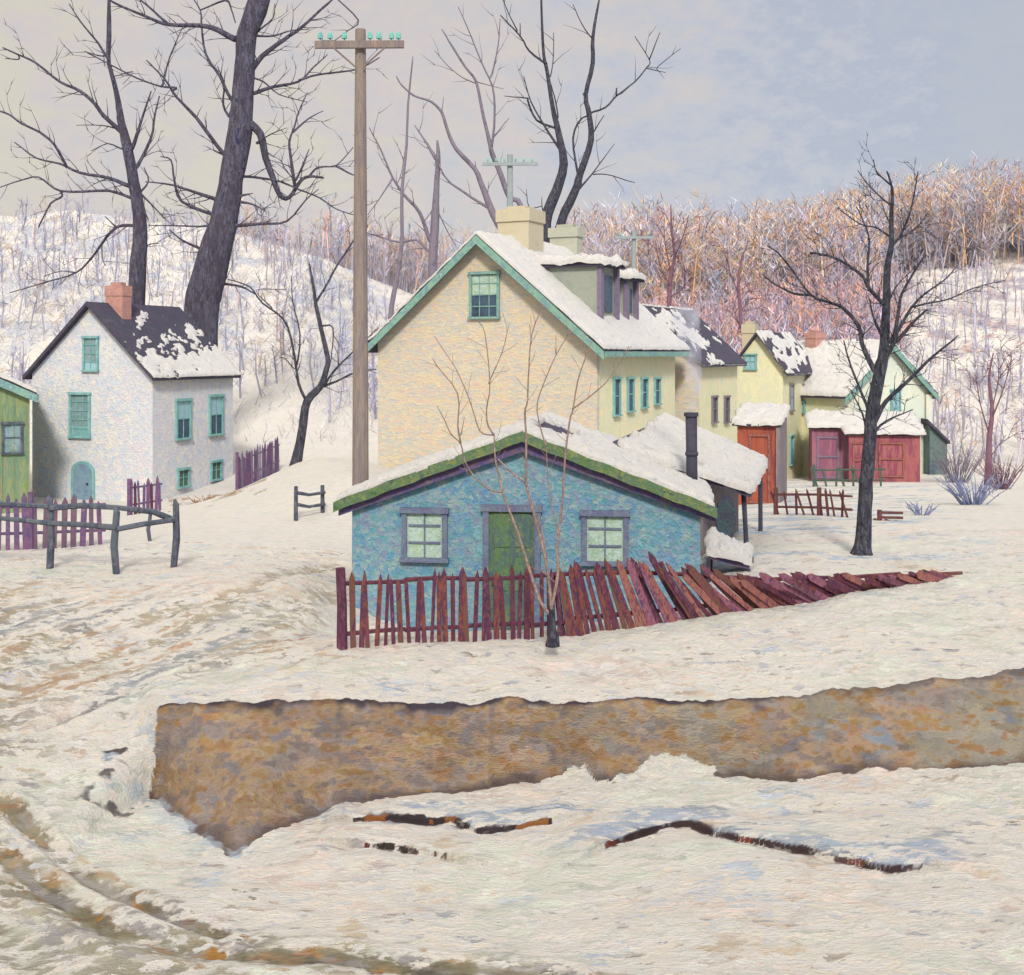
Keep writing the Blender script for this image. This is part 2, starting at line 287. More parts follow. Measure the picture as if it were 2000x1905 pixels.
    # wheel tracks, plus one thin grey-brown line that is painted shadow
    for k,pl in enumerate(RW):
        d,s,tt=pdist(X,Yf,pl); m=near&(d<1.0); rag=fbm(X*5,Yf*3,o=3,seed=90+k)
        wd=[.11,.17,.26,.30,.10,.3][k]
        z=np.where(m,z-.05*sstep(wd*1.3,0,d)+.02*sstep(.12,0,np.abs(d-wd*1.6)),z)
        amp=np.clip(fbm(tt*12,tt*0+k*3.1,o=2,seed=95)+(1.05 if k<2 else .75),0,1)
        cc=[(.24,.205,.135),(.25,.215,.14),(.50,.44,.34),(.49,.43,.34),(.33,.30,.31),(.38,.35,.27)][k]
        al=[1,1,.62,.62,.72,.7][k]
        mark(np.where(m,sstep(1.15,.3,(d+rag*.09)/wd)*amp,0),cc,al)
        if k<2:
            o_=fbm(tt*26+k*5,s*d*7,o=3,seed=99+k); mark(np.where(m,np.clip(o_*8-1.6,0,1)*sstep(1.1,.3,(d+rag*.04)/wd),0),(.44,.21,.06)); o_=fbm(tt*30+k*5,s*d*9,o=3,seed=109+k); mark(np.where(m,np.clip(o_*8-1.4,0,1)*sstep(1.3,.3,(d+rag*.04)/wd),0),(.17,.15,.12),.8)
    # churned slush over the road and the near corner
    ru=X*.65+Yf*.76; rv=-X*.76+Yf*.65
    sl=fbm(ru*.55,rv*3.0,o=4,seed=120); s2=fbm(ru*.9,rv*5,o=4,seed=125)
    dr,sr,tr=pdist(X,Yf,RW[1]); c1=fbm(tr*14,sr*dr*4.5,o=4,seed=160); c2=fbm(tr*22+4,sr*dr*7,o=4,seed=165)
    road=near&(px<690)&(Yf>15.8)&(Yf<22.5); rr=sstep(690,560,px)*sstep(15.7,16.5,Yf+px*-.001)*sstep(22.0,19.6,Yf+px*.0022)
    mark(np.where(road,np.clip(sl*3.6+.25,0,1)*rr,0),(.52,.45,.34),.62); mark(np.where(road,np.clip(s2*4-.5,0,1)*rr,0),(.40,.41,.44),.62); mark(np.where(road,np.clip(-s2*4-.8,0,1)*rr,0),(.60,.41,.28),.6)
    z=z+np.where(road,sl*.04*rr,0)
    db,sb_,tb=pdist(X,Yf,RIM); cor=np.where(sb_<0,sstep(-.25,.15,db),sstep(.22,.0,db)); cor=np.where(near&(Yf<15.5),cor,0)
    lc=near&(px<150)&(Yf>12.5)&(Yf<16.5); cor=np.maximum(cor,np.where(lc,sstep(150,20,px+fbm(X*2,Yf*2,o=2,seed=180)*50)*.8,0))
    mark(np.clip(c1*3.4+.35,0,1)*cor,(.45,.40,.30),.62); mark(np.clip(c2*4-.5,0,1)*cor,(.43,.41,.42),.62); mark(np.clip(-c2*4-1.2,0,1)*cor,(.50,.30,.14),.6)
    # soiled rim left of the bank, blue in its hollow
    rim=near&(X>-5.2)&(X<-4.3)&(Yf>14.2)&(Yf<15.1); mark(np.where(rim,np.clip(fbm(X*6,Yf*6,o=3,seed=130)*4-.2,0,1)*sstep(5.2,4.9,-X),0),(.13,.11,.12),.8)
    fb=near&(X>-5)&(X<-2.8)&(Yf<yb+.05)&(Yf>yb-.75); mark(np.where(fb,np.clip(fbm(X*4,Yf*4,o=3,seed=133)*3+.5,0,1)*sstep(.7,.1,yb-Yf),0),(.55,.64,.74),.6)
    # dirt and weeds around the left house and along the right shrubs
    m=(Yf>34)&(Yf<43)&(px>330)&(px<520); mark(np.where(m,np.clip(fbm(X*1.2,Yf*.8,o=3,seed=140)*4-.2,0,1),0),(.42,.27,.15),.6)
    # snow in the hills broken by stems, leaf litter and rock
    hh=sstep(55,75,Yf); q1=fbm(X*.55,z*1.3,Yf*.2,o=4,seed=150); q2=fbm(X*.9+3,z*1.9,Yf*.3,o=4,seed=155); lf=px<900
    mark(np.where(lf,np.clip(q1*5-.2,0,1)*hh,0),(.50,.54,.66),.6); mark(np.where(lf,np.clip(q2*5-1.2,0,1)*hh,0),(.50,.40,.30),.55)
    clear=sstep(1700,1830,px)*sstep(150,120,Yf)*.75+.1
    mark(np.where(~lf,np.clip(q1*3+1.0-clear*1.3,0,1)*hh,0),(.38,.33,.42),.75); mark(np.where(~lf,np.clip(q2*4-.1-clear,0,1)*hh,0),(.55,.33,.30),.8)
    V=np.c_[X,Yf,z]; i=np.arange(nu*nv).reshape(nv,nu); Fa=np.stack([i[:-1,:-1],i[:-1,1:],i[1:,1:],i[1:,:-1]],-1).reshape(-1,4)
    o=npmesh('snowy_ground',V,Fa,SNOW,colors=col,attr='mark'); o['kind']='structure'
build_ground()
# ------------------------------------------------------------------ palette
YEL=paint('cream_clapboard',[(.88,.72,.50),(.68,.67,.58),(.90,.78,.57),(.65,.67,.67),(.90,.68,.53),(.84,.79,.53),(.84,.71,.57)],scale=2.1,stretch=(1,1,2.6),bump=1,fine=26,bd=.07,jit=.7)
YELS=paint('yellow_green_plaster',[(.72,.68,.40),(.58,.64,.46),(.78,.68,.44),(.56,.64,.52)],scale=4,jit=.8,stretch=(1,1,.5),bump=.4)
YGR=paint('pale_yellow_paint',[(.64,.62,.38),(.70,.66,.44),(.58,.60,.44),(.70,.62,.46)],scale=4,stretch=(1,1,.7),bump=.4)
TEAL=paint('teal_trim',[(.12,.27,.24),(.17,.33,.32),(.25,.42,.32),(.13,.24,.31),(.30,.46,.38)],scale=9,stretch=(1,1,1),bump=.5)
GREENT=paint('moss_green_trim',[(.06,.13,.06),(.12,.19,.07),(.09,.16,.12),(.20,.24,.08),(.06,.11,.10)],jit=.9,scale=6,bump=.6)
VIO=paint('violet_fascia',[(.09,.07,.16),(.15,.10,.14),(.07,.06,.20),(.17,.13,.16)],jit=.9,scale=7,bump=.5)
BLUE=paint('blue_plaster',[(.09,.24,.37),(.16,.36,.45),(.13,.27,.47),(.31,.41,.41),(.11,.33,.40),(.24,.27,.41),(.21,.42,.49)],scale=4,stretch=(1,1,1.1),bump=.9,fine=20,bd=.05,jit=.8)
WHITEW=paint('white_plaster',[(.74,.70,.65),(.58,.62,.71),(.77,.73,.67),(.53,.61,.73),(.69,.63,.68),(.64,.69,.74)],jit=.8,scale=2.6,bump=.9,fine=20,bd=.06)
SLATE=paint('dark_slate',[(.045,.04,.075),(.08,.065,.10),(.05,.055,.08),(.10,.08,.11)],scale=4,bump=.5)
WINT=paint('turquoise_paint',[(.16,.38,.37),(.24,.45,.42),(.14,.32,.34),(.28,.5,.5)],scale=7,bump=.4)
GLASS=paint('window_glass',[(.10,.17,.20),(.22,.32,.36),(.14,.22,.22),(.34,.40,.42)],scale=5,bump=.15,rough=.25)
DKGLASS=paint('dark_glass',[(.03,.04,.07),(.06,.10,.16),(.03,.05,.06)],scale=6,bump=.15,rough=.25)
BLIND=paint('sky_blue_blind',[(.25,.42,.5),(.3,.47,.53),(.22,.4,.47)],scale=7,bump=.3)
CURT=paint('lace_curtain',[(.40,.55,.50),(.35,.48,.33),(.45,.58,.55),(.28,.42,.32),(.5,.58,.42)],scale=8,bump=.6)
BRICK=paint('red_brick',[(.50,.22,.18),(.56,.32,.26),(.42,.22,.22),(.60,.36,.26)],scale=7,stretch=(1,1,2),bump=.6)
CREAMCH=paint('cream_masonry',[(.50,.45,.32),(.55,.49,.36),(.47,.43,.33)],scale=4,stretch=(1,1,2),bump=.4)
GREYCH=paint('grey_green_masonry',[(.40,.42,.35),(.45,.46,.38),(.36,.38,.34)],scale=4,stretch=(1,1,2),bump=.4)
DORM=paint('sage_boards',[(.26,.29,.25),(.31,.33,.28),(.24,.27,.26)],scale=4,bump=.3)
PURP=paint('purple_wood',[(.16,.13,.22),(.21,.17,.24),(.13,.12,.20)],scale=6,bump=.4)
GREENB=paint('green_boards',[(.18,.26,.12),(.26,.30,.14),(.14,.24,.17),(.30,.26,.14)],scale=4,stretch=(1.5,1.5,.4),bump=.5)
FENCE=[paint('oxblood_wood_'+n,c,scale=16,stretch=(1,1,.4),bump=.9,bd=.02,jit=.95) for n,c in (('a',[(.08,.025,.04),(.15,.04,.045),(.06,.025,.075),(.18,.06,.06)]),('b',[(.14,.04,.04),(.22,.075,.055),(.08,.03,.055),(.11,.045,.10)]),('c',[(.08,.03,.08),(.14,.045,.08),(.06,.025,.05),(.20,.08,.12)]),('d',[(.15,.06,.05),(.12,.08,.05),(.19,.055,.07),(.08,.03,.06)]))]
FENP=[paint('faded_red_wood_'+n,c,scale=16,stretch=(1,1,.5),bump=.9,bd=.02,jit=.95) for n,c in (('a',[(.23,.08,.08),(.34,.14,.11),(.12,.045,.075)]),('b',[(.20,.07,.11),(.30,.12,.17),(.10,.045,.10)]),('c',[(.12,.05,.09),(.20,.08,.11),(.07,.035,.07)]))]
GREYW=paint('weathered_grey_wood',[(.07,.09,.12),(.12,.13,.16),(.05,.06,.09),(.16,.18,.2)],scale=8,stretch=(1,1,.5),bump=.6,bd=.02)
PVIOL=paint('violet_picket_paint',[(.13,.08,.17),(.20,.10,.19),(.10,.07,.16),(.24,.15,.22)],scale=6,bump=.4)
POLE=paint('pole_wood',[(.22,.18,.17),(.28,.23,.19),(.19,.16,.18),(.32,.24,.17)],scale=7,stretch=(2,2,.25),bump=.8,bd=.02)
FARPOLE=paint('grey_green_pole_wood',[(.30,.35,.36),(.26,.32,.34),(.36,.38,.38)],scale=5,bump=.3)
INS=paint('green_glass_insulator',[(.10,.38,.30),(.18,.5,.42),(.1,.3,.35)],scale=12,rough=.2,bump=.1)
BARK=paint('dark_violet_bark',[(.075,.068,.115),(.12,.11,.165),(.085,.072,.10),(.15,.135,.19),(.18,.18,.26),(.06,.06,.115)],scale=2.8,stretch=(2,2,.55),bump=1,fine=16,bd=.12,jit=1)
BARK2=paint('grey_violet_bark',[(.17,.15,.20),(.24,.21,.27),(.11,.10,.14)],scale=5,stretch=(2,2,.6),bump=.6)
BARK3=paint('blue_black_bark',[(.025,.03,.05),(.07,.08,.11),(.04,.035,.055),(.15,.15,.19),(.05,.05,.075)],scale=9,stretch=(1.6,1.6,.5),bump=1,bd=.05,jit=1)
SAP=paint('pinkish_grey_sapling_bark',[(.26,.19,.17),(.34,.27,.25),(.19,.14,.14),(.29,.2,.15),(.14,.11,.12),(.38,.28,.24)],jit=1,scale=14,stretch=(1,1,.5),bump=.7,bd=.02)
PLUMB=paint('plum_bark',[(.16,.08,.13),(.22,.12,.16),(.12,.07,.13)],scale=6,bump=.5)
ORR=paint('orange_red_boards',[(.28,.06,.05),(.36,.10,.06),(.18,.045,.06)],scale=5,stretch=(2,2,.3),bump=.5)
CRIM=paint('crimson_boards',[(.30,.07,.09),(.38,.14,.14),(.22,.06,.1),(.34,.11,.15)],scale=5,stretch=(2,2,.3),bump=.5)
MAG=paint('plum_red_boards',[(.29,.10,.16),(.22,.09,.16),(.34,.14,.18),(.2,.12,.2)],scale=5,stretch=(2,2,.3),bump=.5)
TAUPE=paint('taupe_boards',[(.18,.15,.18),(.24,.2,.2),(.14,.12,.17)],scale=5,stretch=(2,2,.3),bump=.4)
MINT=paint('pale_mint_plaster',[(.70,.72,.60),(.62,.71,.64),(.76,.74,.60),(.58,.68,.66)],scale=3.5,bump=.6)
PIPE=paint('black_iron',[(.03,.035,.06),(.06,.06,.09),(.04,.03,.05)],scale=8,bump=.4,rough=.6)
DOORG=paint('green_door_paint',[(.08,.15,.09),(.12,.2,.09),(.07,.12,.14),(.16,.22,.1)],scale=7,stretch=(1,1,.6),bump=.6)
BRNF=paint('brown_violet_frame',[(.16,.14,.20),(.15,.20,.27),(.12,.12,.22),(.14,.24,.31)],scale=8,bump=.5)
# ------------------------------------------------------------------ builders
def snow_sheet(p00,p10,p01,p11,name,parent,thick=.12,mask=None,n=(40,40),lump=.5,over=.04):
    """snow lying on the roof plane p00-p10 (eave to eave) / p01-p11 (ridge); mask(s,t) <0 bare"""
    nu,nv=n; S,T=np.meshgrid(np.linspace(0,1,nu),np.linspace(0,1,nv)); P=[np.array(p,float) for p in (p00,p10,p01,p11)]
    s=S[...,None]; t=T[...,None]; G=(P[0]*(1-s)+P[1]*s)*(1-t)+(P[2]*(1-s)+P[3]*s)*t
    k=fbm(G[...,0]*3,G[...,1]*3,G[...,2]*3,o=3,seed=9)+.55*fbm(G[...,0]*8,G[...,1]*8,G[...,2]*8,o=3,seed=12)
    m=np.ones_like(S) if mask is None else np.clip(mask(S,T,G)*4,-1,1)
    hgt=thick*(m*.8+.2*(m>0))*(1+lump*k); hgt=np.where(m<0,m*thick,hgt)
    # edges bulge a little past the roof
    cen=G.mean((0,1)); ed=np.minimum(np.minimum(S,1-S),np.minimum(T,1-T))<1e-6
    d=G-cen; d[...,2]=0; d/=np.linalg.norm(d,axis=-1,keepdims=True)+1e-6
    G=G+d*np.where(ed&(m>0),over*(1+1.5*k),0)[...,None]
    G[...,2]+=np.where(ed,hgt*.45,hgt)
    V=list(G.reshape(-1,3)); i=np.arange(nu*nv).reshape(nv,nu); Fa=[tuple(q) for q in np.stack([i[:-1,:-1],i[:-1,1:],i[1:,1:],i[1:,:-1]],-1).reshape(-1,4).tolist()]
    loop=list(i[0,:])+list(i[1:,-1])+list(i[-1,:-1][::-1])+list(i[1:-1,0][::-1]); base=len(V); 
    for q in loop: v=V[q].copy(); v[2]-=max(.03,thick*.6); V.append(v)
    L=len(loop)
    for a in range(L): Fa.append((int(loop[a]),base+a,base+(a+1)%L,int(loop[(a+1)%L])))
    b=MB(); b.v=[Vector(v) for v in V]; b.f=Fa; return b.build(name,ROOFSNOW,parent,smooth=True)
class Frame:
    """gable-ended building: a runs along the front gable (0 at its right corner, -W at its left), b back along the ridge"""
    def __init__(s,pl,pr,D,th,z0,ze,zr,pend=None,L=None):
        s.U=Vector((math.cos(th),-math.sin(th),0)); s.V=Vector((math.sin(th),math.cos(th),0)); s.C=Vector(((pr-CX)/F*D,D,0))
        k=(pl-CX)/F; s.W=(s.C.x-k*s.C.y)/(s.U.x-k*s.U.y)
        if L is None: k=(pend-CX)/F; L=(k*s.C.y-s.C.x)/(s.V.x-k*s.V.y)
        s.L=L; s.z0=z0; s.ze=ze; s.zr=zr
    def p(s,a,b,z): return s.C+s.U*a+s.V*b+Vector((0,0,z))
    def fa(s,px): # a on the front gable under photo column px
        k=(px-CX)/F; return -(s.C.x-k*s.C.y)/(s.U.x-k*s.U.y)
    def sb(s,px): k=(px-CX)/F; return (k*s.C.y-s.C.x)/(s.V.x-k*s.V.y)
    def roofz(s,a): h=s.W/2; return s.ze+(s.zr-s.ze)*(1-abs(a+h)/h)
def window(fr,root,side,c,z1,z2,wd,fm,gm,bars=(1,2),name='window',sash=None):
    if side=='f': o=fr.p(c-wd/2,0,z1); ex=fr.U; n=-fr.V
    elif side=='r': o=fr.p(0,c-wd/2,z1); ex=fr.V; n=fr.U
    else: o=fr.p(-fr.W,c+wd/2,z1); ex=-fr.V; n=-fr.U
    Z=Vector((0,0,1)); hh=z2-z1; t=min(.09,wd*.13); pr=.07
    f=MB(); f.box(o-ex*t*.3,ex*t,n*pr,Z*hh); f.box(o+ex*(wd-t*.7),ex*t,n*pr,Z*hh)
    f.box(o-ex*t*.6-Z*.02+n*.002,ex*(wd+t*1.2),n*(pr+.04),Z*t*.8); f.box(o-ex*t*.6+Z*(hh-t*.7)+n*.002,ex*(wd+t*1.2),n*(pr+.03),Z*t)
    bw=.025
    for i in range(1,bars[0]+1): f.box(o+ex*(wd*i/(bars[0]+1)-bw/2)+Z*t*.7,ex*bw,n*(pr-.025),Z*(hh-t*1.5))
    for j in range(1,bars[1]+1): f.box(o+ex*t+Z*(hh*j/(bars[1]+1)),ex*(wd-2*t),n*(pr-.022),Z*bw*1.3)
    wn=f.build(name,fm,root)
    g=MB(); g.box(o+ex*t*.5+Z*t*.4,ex*(wd-t),n*.02,Z*(hh-t)); g.build('pane',gm,wn)
    if sash:
        g=MB(); g.box(o+ex*t*.8+Z*(hh*sash[0]),ex*(wd-t*1.6),n*.028,Z*(hh*(sash[1]-sash[0])-t*.5)); g.build('blind',sash[2],wn)
    return wn
def gable_house(fr,root,wall,side,roof,trim=None,over=.3,snow=None,snowl=None,th=.12,snt=.13):
    W,L=fr.W,fr.L; h=W/2
    b=MB(); b.prism([fr.p(-W,0,fr.z0),fr.p(0,0,fr.z0),fr.p(0,0,fr.ze),fr.p(-h,0,fr.zr-.02),fr.p(-W,0,fr.ze)],fr.V*.18)   # front gable wall
    b.build('gable_wall',wall,root)
    b=MB(); b.box(fr.p(-.18,.18,fr.z0),fr.U*.18,fr.V*(L-.18),(0,0,fr.ze-fr.z0)); b.box(fr.p(-W,.18,fr.z0),fr.U*.18,fr.V*(L-.18),(0,0,fr.ze-fr.z0))
    b.prism([fr.p(-W+.18,L-.18,fr.z0),fr.p(-.18,L-.18,fr.z0),fr.p(-.18,L-.18,fr.ze),fr.p(-h,L-.18,fr.zr-.05),fr.p(-W+.18,L-.18,fr.ze)],fr.V*.18)
    b.build('side_wall',side,root)
    sl=(fr.zr-fr.ze)/h; ov=over
    b=MB()
    for sgn in (0,1):
        a0=-h; a1=(0+ov) if sgn else (-W-ov); z1=fr.ze-sl*ov
        b.prism([fr.p(a0,-ov,fr.zr),fr.p(a1,-ov,z1),fr.p(a1,-ov,z1+th),fr.p(a0,-ov,fr.zr+th*1.05)],fr.V*(L+2*ov))
    rf=b.build('roof',roof,root)
    if trim:
        t=MB()
        for sgn in (0,1):
            a1=(ov+.02) if sgn else (-W-ov-.02); z1=fr.ze-sl*(ov+.02); n=-fr.V*.05
            t.prism([fr.p(-h,-ov-.003,fr.zr-.22),fr.p(a1,-ov-.003,z1-.2),fr.p(a1,-ov-.003,z1+.05),fr.p(-h,-ov-.003,fr.zr+.05)],n)
        t.box(fr.p(ov+.03,-ov,fr.ze-sl*ov-.12),fr.U*.05,fr.V*(L+2*ov),(0,0,.16))
        t.build('rake_trim',trim,root)
    for sgn,ms in ((1,snow),(0,snowl)):
        if ms is None: continue
        a1=(0+ov) if sgn else (-W-ov); z1=fr.ze-sl*ov+th
        snow_sheet(fr.p(a1,-ov,z1),fr.p(a1,L+ov,z1),fr.p(-h,-ov,fr.zr+th),fr.p(-h,L+ov,fr.zr+th),'roof_snow',rf,thick=snt,mask=None if ms is True else ms,n=(90,90))
    return rf
def chimney(o,ex,ey,h,mat,parent,cap=.08,name='chimney'):
    b=MB(); b.box(o,ex,ey,(0,0,h)); e=ex.normalized()*cap; f=ey.normalized()*cap
    b.box(Vector(o)-e-f+Vector((0,0,h*.78)),ex+2*e,ey+2*f,(0,0,h*.22)); e=e*.5; f=f*.5
    b.box(Vector(o)+ex*.2+ey*.2+Vector((0,0,h)),ex*.6,ey*.6,(0,0,.12)); return b.build(name,mat,parent)
def zrow(py,D): return H-(py-HY)/F*D
# ------------------------------------------------------------------ houses
TH=R(27)
def yellow_house():
    fr=Frame(738,1166,36,TH,-1.2,zrow(668,36),zrow(464,37.6),L=6.8)
    root=thing('cream_house',fr.p(-fr.W/2,fr.L/2,-1.2),'large cream gabled house with teal rake boards and two dormers behind the blue shed','house')
    rf=gable_house(fr,root,YEL,YELS,SLATE,TEAL,over=.38,snow=lambda s,t,G:.95+fbm(G[...,0]*1.5,G[...,1]*1.5,G[...,2]*3,o=4,seed=240)*1.0+.5*fbm(G[...,0]*6,G[...,1]*6,G[...,2]*8,o=3,seed=241),snowl=True,snt=.12)
    a=fr.fa(947); window(fr,root,'f',a,zrow(622,37.6),zrow(532,37.6),1.0,TEAL,DKGLASS,(2,3),sash=(.5,.97,CURT))
    for px in (1203,1230,1257,1282):
        b=fr.sb(px); D=36+b*.89; window(fr,root,'r',b,zrow(812-(px-1203)*.28,D),zrow(738,D),.5,WINT,DKGLASS,(0,1))
    # chimneys on the ridge
    h=-fr.W/2
    def ch(px,w,top,bot,mat,dep):
        k=(px-CX)/F; c=fr.p(h,0,0); b=(k*c.y-c.x)/(fr.V.x-k*fr.V.y); D=c.y+b*fr.V.y
        chimney(fr.p(h-w/2,b-dep/2,zrow(bot,D)),fr.U*w,fr.V*dep,zrow(top,D)-zrow(bot,D),mat,rf,.05)
    ch(1017,1.12,412,520,CREAMCH,1.1); ch(1106,1.05,446,530,GREYCH,.5)
    # dormers standing on the right-hand slope
    for b0,b1,ztop,a0 in ((1.75,3.15,7.28,-.72),(4.05,5.0,6.95,-.78)):
        d=MB(); d.box(fr.p(-2.7,b0,4.9),fr.U*(2.7+a0),fr.V*(b1-b0),(0,0,ztop-4.9)); dm=d.build('dormer',DORM,rf)
        d=MB(); d.box(fr.p(a0+.004,b0-.05,fr.roofz(a0)-.1),fr.U*.14,fr.V*.2,(0,0,ztop-fr.roofz(a0)+.1)); d.build('corner_post',PURP,dm); d=MB(); d.box(fr.p(a0+.004,b1-.12,fr.roofz(a0)-.1),fr.U*.14,fr.V*.17,(0,0,ztop-fr.roofz(a0)+.1)); d.build('corner_post',PURP,dm)
        d=MB(); d.box(fr.p(-3.1,b0-.16,ztop),fr.U*(3.1+a0+.3),fr.V*(b1-b0+.32),(0,0,.09)); d.build('dormer_roof',SLATE,dm)
        snow_sheet(fr.p(a0+.3,b0-.16,ztop+.09),fr.p(a0+.3,b1+.16,ztop+.09),fr.p(-3.1,b0-.16,ztop+.13),fr.p(-3.1,b1+.16,ztop+.13),'dormer_snow',dm,thick=.22,n=(20,30),over=.06,lump=.9)
        d=MB(); d.box(fr.p(a0+.01,b0+.3,fr.roofz(a0)+.35),fr.U*.03,fr.V*(b1-b0-.6),(0,0,ztop-fr.roofz(a0)-.6)); d.build('dormer_window',DKGLASS,dm)
yellow_house()
def row_house_a():
    fr=Frame(1165,1362,43,TH,-1.5,zrow(702,43),zrow(606,45),pend=1440)
    root=thing('row_house',fr.p(-fr.W/2,fr.L/2,-1.5),'cream row house with half bare dark slate roof behind the stovepipe smoke','house','row houses along the street')
    gable_house(fr,root,YEL,YELS,SLATE,over=.3,snow=lambda s,t,G: fbm(G[...,0]*1.4,G[...,2]*1.6,G[...,1],o=3,seed=201)*.9+.6*fbm(G[...,0]*6,G[...,2]*6,G[...,1]*6,o=3,seed=203)+.3-1.2*np.abs(s-.35)-.5*np.abs(t-.7),snowl=True,snt=.08)
    for px in (1394,1418):
        b=fr.sb(px); D=43+b*.89; window(fr,root,'r',b,zrow(826,D),zrow(774,D),.55,TAUPE,DKGLASS,(0,1))
    window(fr,root,'f',fr.fa(1250),zrow(735,44),zrow(680,44),.6,WINT,DKGLASS)
def row_house_b():
    fr=Frame(1432,1529,50,TH,-1.8,zrow(719,50),zrow(654,51),pend=1588)
    root=thing('row_house',fr.p(-fr.W/2,fr.L/2,-1.8),'small pale yellow gabled house with patchy snow on its dark roof','house','row houses along the street')
    rf=gable_house(fr,root,YGR,YELS,SLATE,over=.25,snow=lambda s,t,G: fbm(G[...,0]*2.2,G[...,2]*2.4,G[...,1],o=3,seed=205)*1.5+.25-.9*np.abs(s-.25),snt=.09)
    window(fr,root,'f',fr.fa(1466),zrow(722,50.5),zrow(692,50.5),.5,WINT,BLIND,(1,1))
    for px in (1545,1570):
        b=fr.sb(px); D=50+b*.89
        window(fr,root,'r',b,zrow(803,D),zrow(750,D),.55,TAUPE,BLIND,(0,1)); window(fr,root,'r',b,zrow(908,D),zrow(850,D),.55,WINT,BLIND,(0,1))
    a=fr.fa(1436); chimney(fr.p(a-.15,1.5,zrow(715,51)),fr.U*.55,fr.V*.55,zrow(632,51)-zrow(715,51),CREAMCH,rf,.03)
def row_house_c():
    fr=Frame(1655,1815,54,R(-8),-2,zrow(768,54),zrow(680,54),L=1)
    # ridge runs away to the left
    fr=Frame(1650,1815,54,R(-34),-2,zrow(766,54),zrow(676,55.5),L=6.5)
    root=thing('mint_house',fr.p(-fr.W/2,fr.L/2,-2),'pale mint gabled house with a red chimney behind the crimson shed','house')
    rf=gable_house(fr,root,MINT,YELS,SLATE,TEAL,over=.25,snow=True,snowl=True,snt=.16)
    k=-fr.W/2; chimney(fr.p(k-.5,3.6,zrow(700,58)),fr.U*.62,fr.V*.62,zrow(652,58)-zrow(700,58),BRICK,rf,.02)
    window(fr,root,'l',2.4,zrow(796,58),zrow(776,58),.5,WINT,BLIND,(0,0)); window(fr,root,'f',-fr.W*.42,zrow(800,54),zrow(760,54),.6,WINT,BLIND,(1,1))
    b=MB(); b.box(fr.p(-.35,-.08,-2),fr.U*.4,-fr.V*.05,(0,0,fr.ze+1.9)); b.build('corner_board',MINT,root)
row_house_a(); row_house_b(); row_house_c()
def white_house():
    fr=Frame(63,298,42,R(20),-1.3,zrow(732,42),zrow(597,43),pend=455)
    root=thing('white_house',fr.p(-fr.W/2,fr.L/2,-1.3),'white plastered cottage with turquoise windows and a red chimney on the left','house')
    def m(s,t,G): return fbm(G[...,0]*1.7+s*2,G[...,2]*1.2,G[...,1]*.6,o=4,seed=211)*1.1+.7*fbm(G[...,0]*7,G[...,2]*6,G[...,1]*6,o=4,seed=214)+.55-1.35*t+.25*(s-.4)-.15*(s<.12)
    rf=gable_house(fr,root,WHITEW,WHITEW,SLATE,over=.22,snow=m,snt=.09)
    t=MB(); sl=(fr.zr-fr.ze)/(fr.W/2)
    for sg in (0,1):
        a1=.2 if sg else -fr.W-.2; t.prism([fr.p(-fr.W/2,-.223,fr.zr-.02),fr.p(a1,-.223,fr.ze-.2*sl-.02),fr.p(a1,-.223,fr.ze-.2*sl+.13),fr.p(-fr.W/2,-.223,fr.zr+.13)],-fr.V*.04)
    t.build('rake_board',SLATE,root)
    chimney(fr.p(-fr.W/2-.12,.9,zrow(650,43)),fr.U*.74,fr.V*.5,zrow(556,43)-zrow(650,43),BRICK,rf,.02)
    window(fr,root,'f',fr.fa(178),zrow(725,43),zrow(658,43),.62,WINT,GLASS,(1,3),sash=(0,.3,BLIND))
    window(fr,root,'f',fr.fa(157),zrow(855,43),zrow(768,43),.85,WINT,GLASS,(2,4),sash=(0,.28,WINT))
    for px in (357,421):
        b=fr.sb(px); D=42+b*.94
        window(fr,root,'r',b,zrow(858 if px<400 else 850,D),zrow(780 if px<400 else 772,D),.86,WINT,DKGLASS,(1,1),sash=(.5,.98,BLIND))
        window(fr,root,'r',b,zrow(952 if px<400 else 938,D),zrow(915 if px<400 else 900,D),.66,WINT,DOORG,(1,1))
    # round headed door
    a=fr.fa(163); w2=.5; z1=zrow(1000,42.6); z2=zrow(925,42.6); n=-fr.V
    def arch(w_,zt): return [fr.p(a-w_,0,z1),fr.p(a+w_,0,z1)]+[fr.p(a+w_*math.cos(q),0,zt+w_*.8*math.sin(q)) for q in np.linspace(0,math.pi,12)]
    b=MB(); b.prism([v+n*.003 for v in arch(w2,z2)],n*.05); dr=b.build('door_frame',WINT,root)
    b=MB(); b.prism([v+n*.055 for v in arch(w2*.78,z2)],n*.02); b.build('door',paint('slate_blue_door',[(.14,.22,.32),(.2,.3,.38),(.12,.17,.27)],scale=7),dr)
    b=MB(); b.tube([fr.p(a+.25,-.09,z1+.95),fr.p(a+.25,-.15,z1+.95)],[.03,.035],8); b.build('handle',PIPE,dr)
white_house()
def green_house():
    fr=Frame(-260,58,40,R(-24),-1.2,zrow(768,40),zrow(700,41),L=4)
    root=thing('green_outbuilding',fr.p(-fr.W/2,3,-1.2),'green boarded outbuilding cut off at the left edge beside the white cottage','shed')
    gable_house(fr,root,GREENB,GREENB,SLATE,TEAL,over=.2,snow=True,snowl=True,snt=.1)
    window(fr,root,'f',fr.fa(24),zrow(885,40),zrow(825,40),.6,GREYW,GLASS,(0,1)); window(fr,root,'f',fr.fa(-120),zrow(885,40),zrow(825,40),.6,GREYW,GLASS,(0,1))
    b=MB()
    for i in range(14): b.box(fr.p(-.12-i*.37,-.001,-1.2),fr.U*.035,-fr.V*.025,(0,0,zrow(790,40)+1.15))
    b.build('batten',GREENB,root)
green_house()
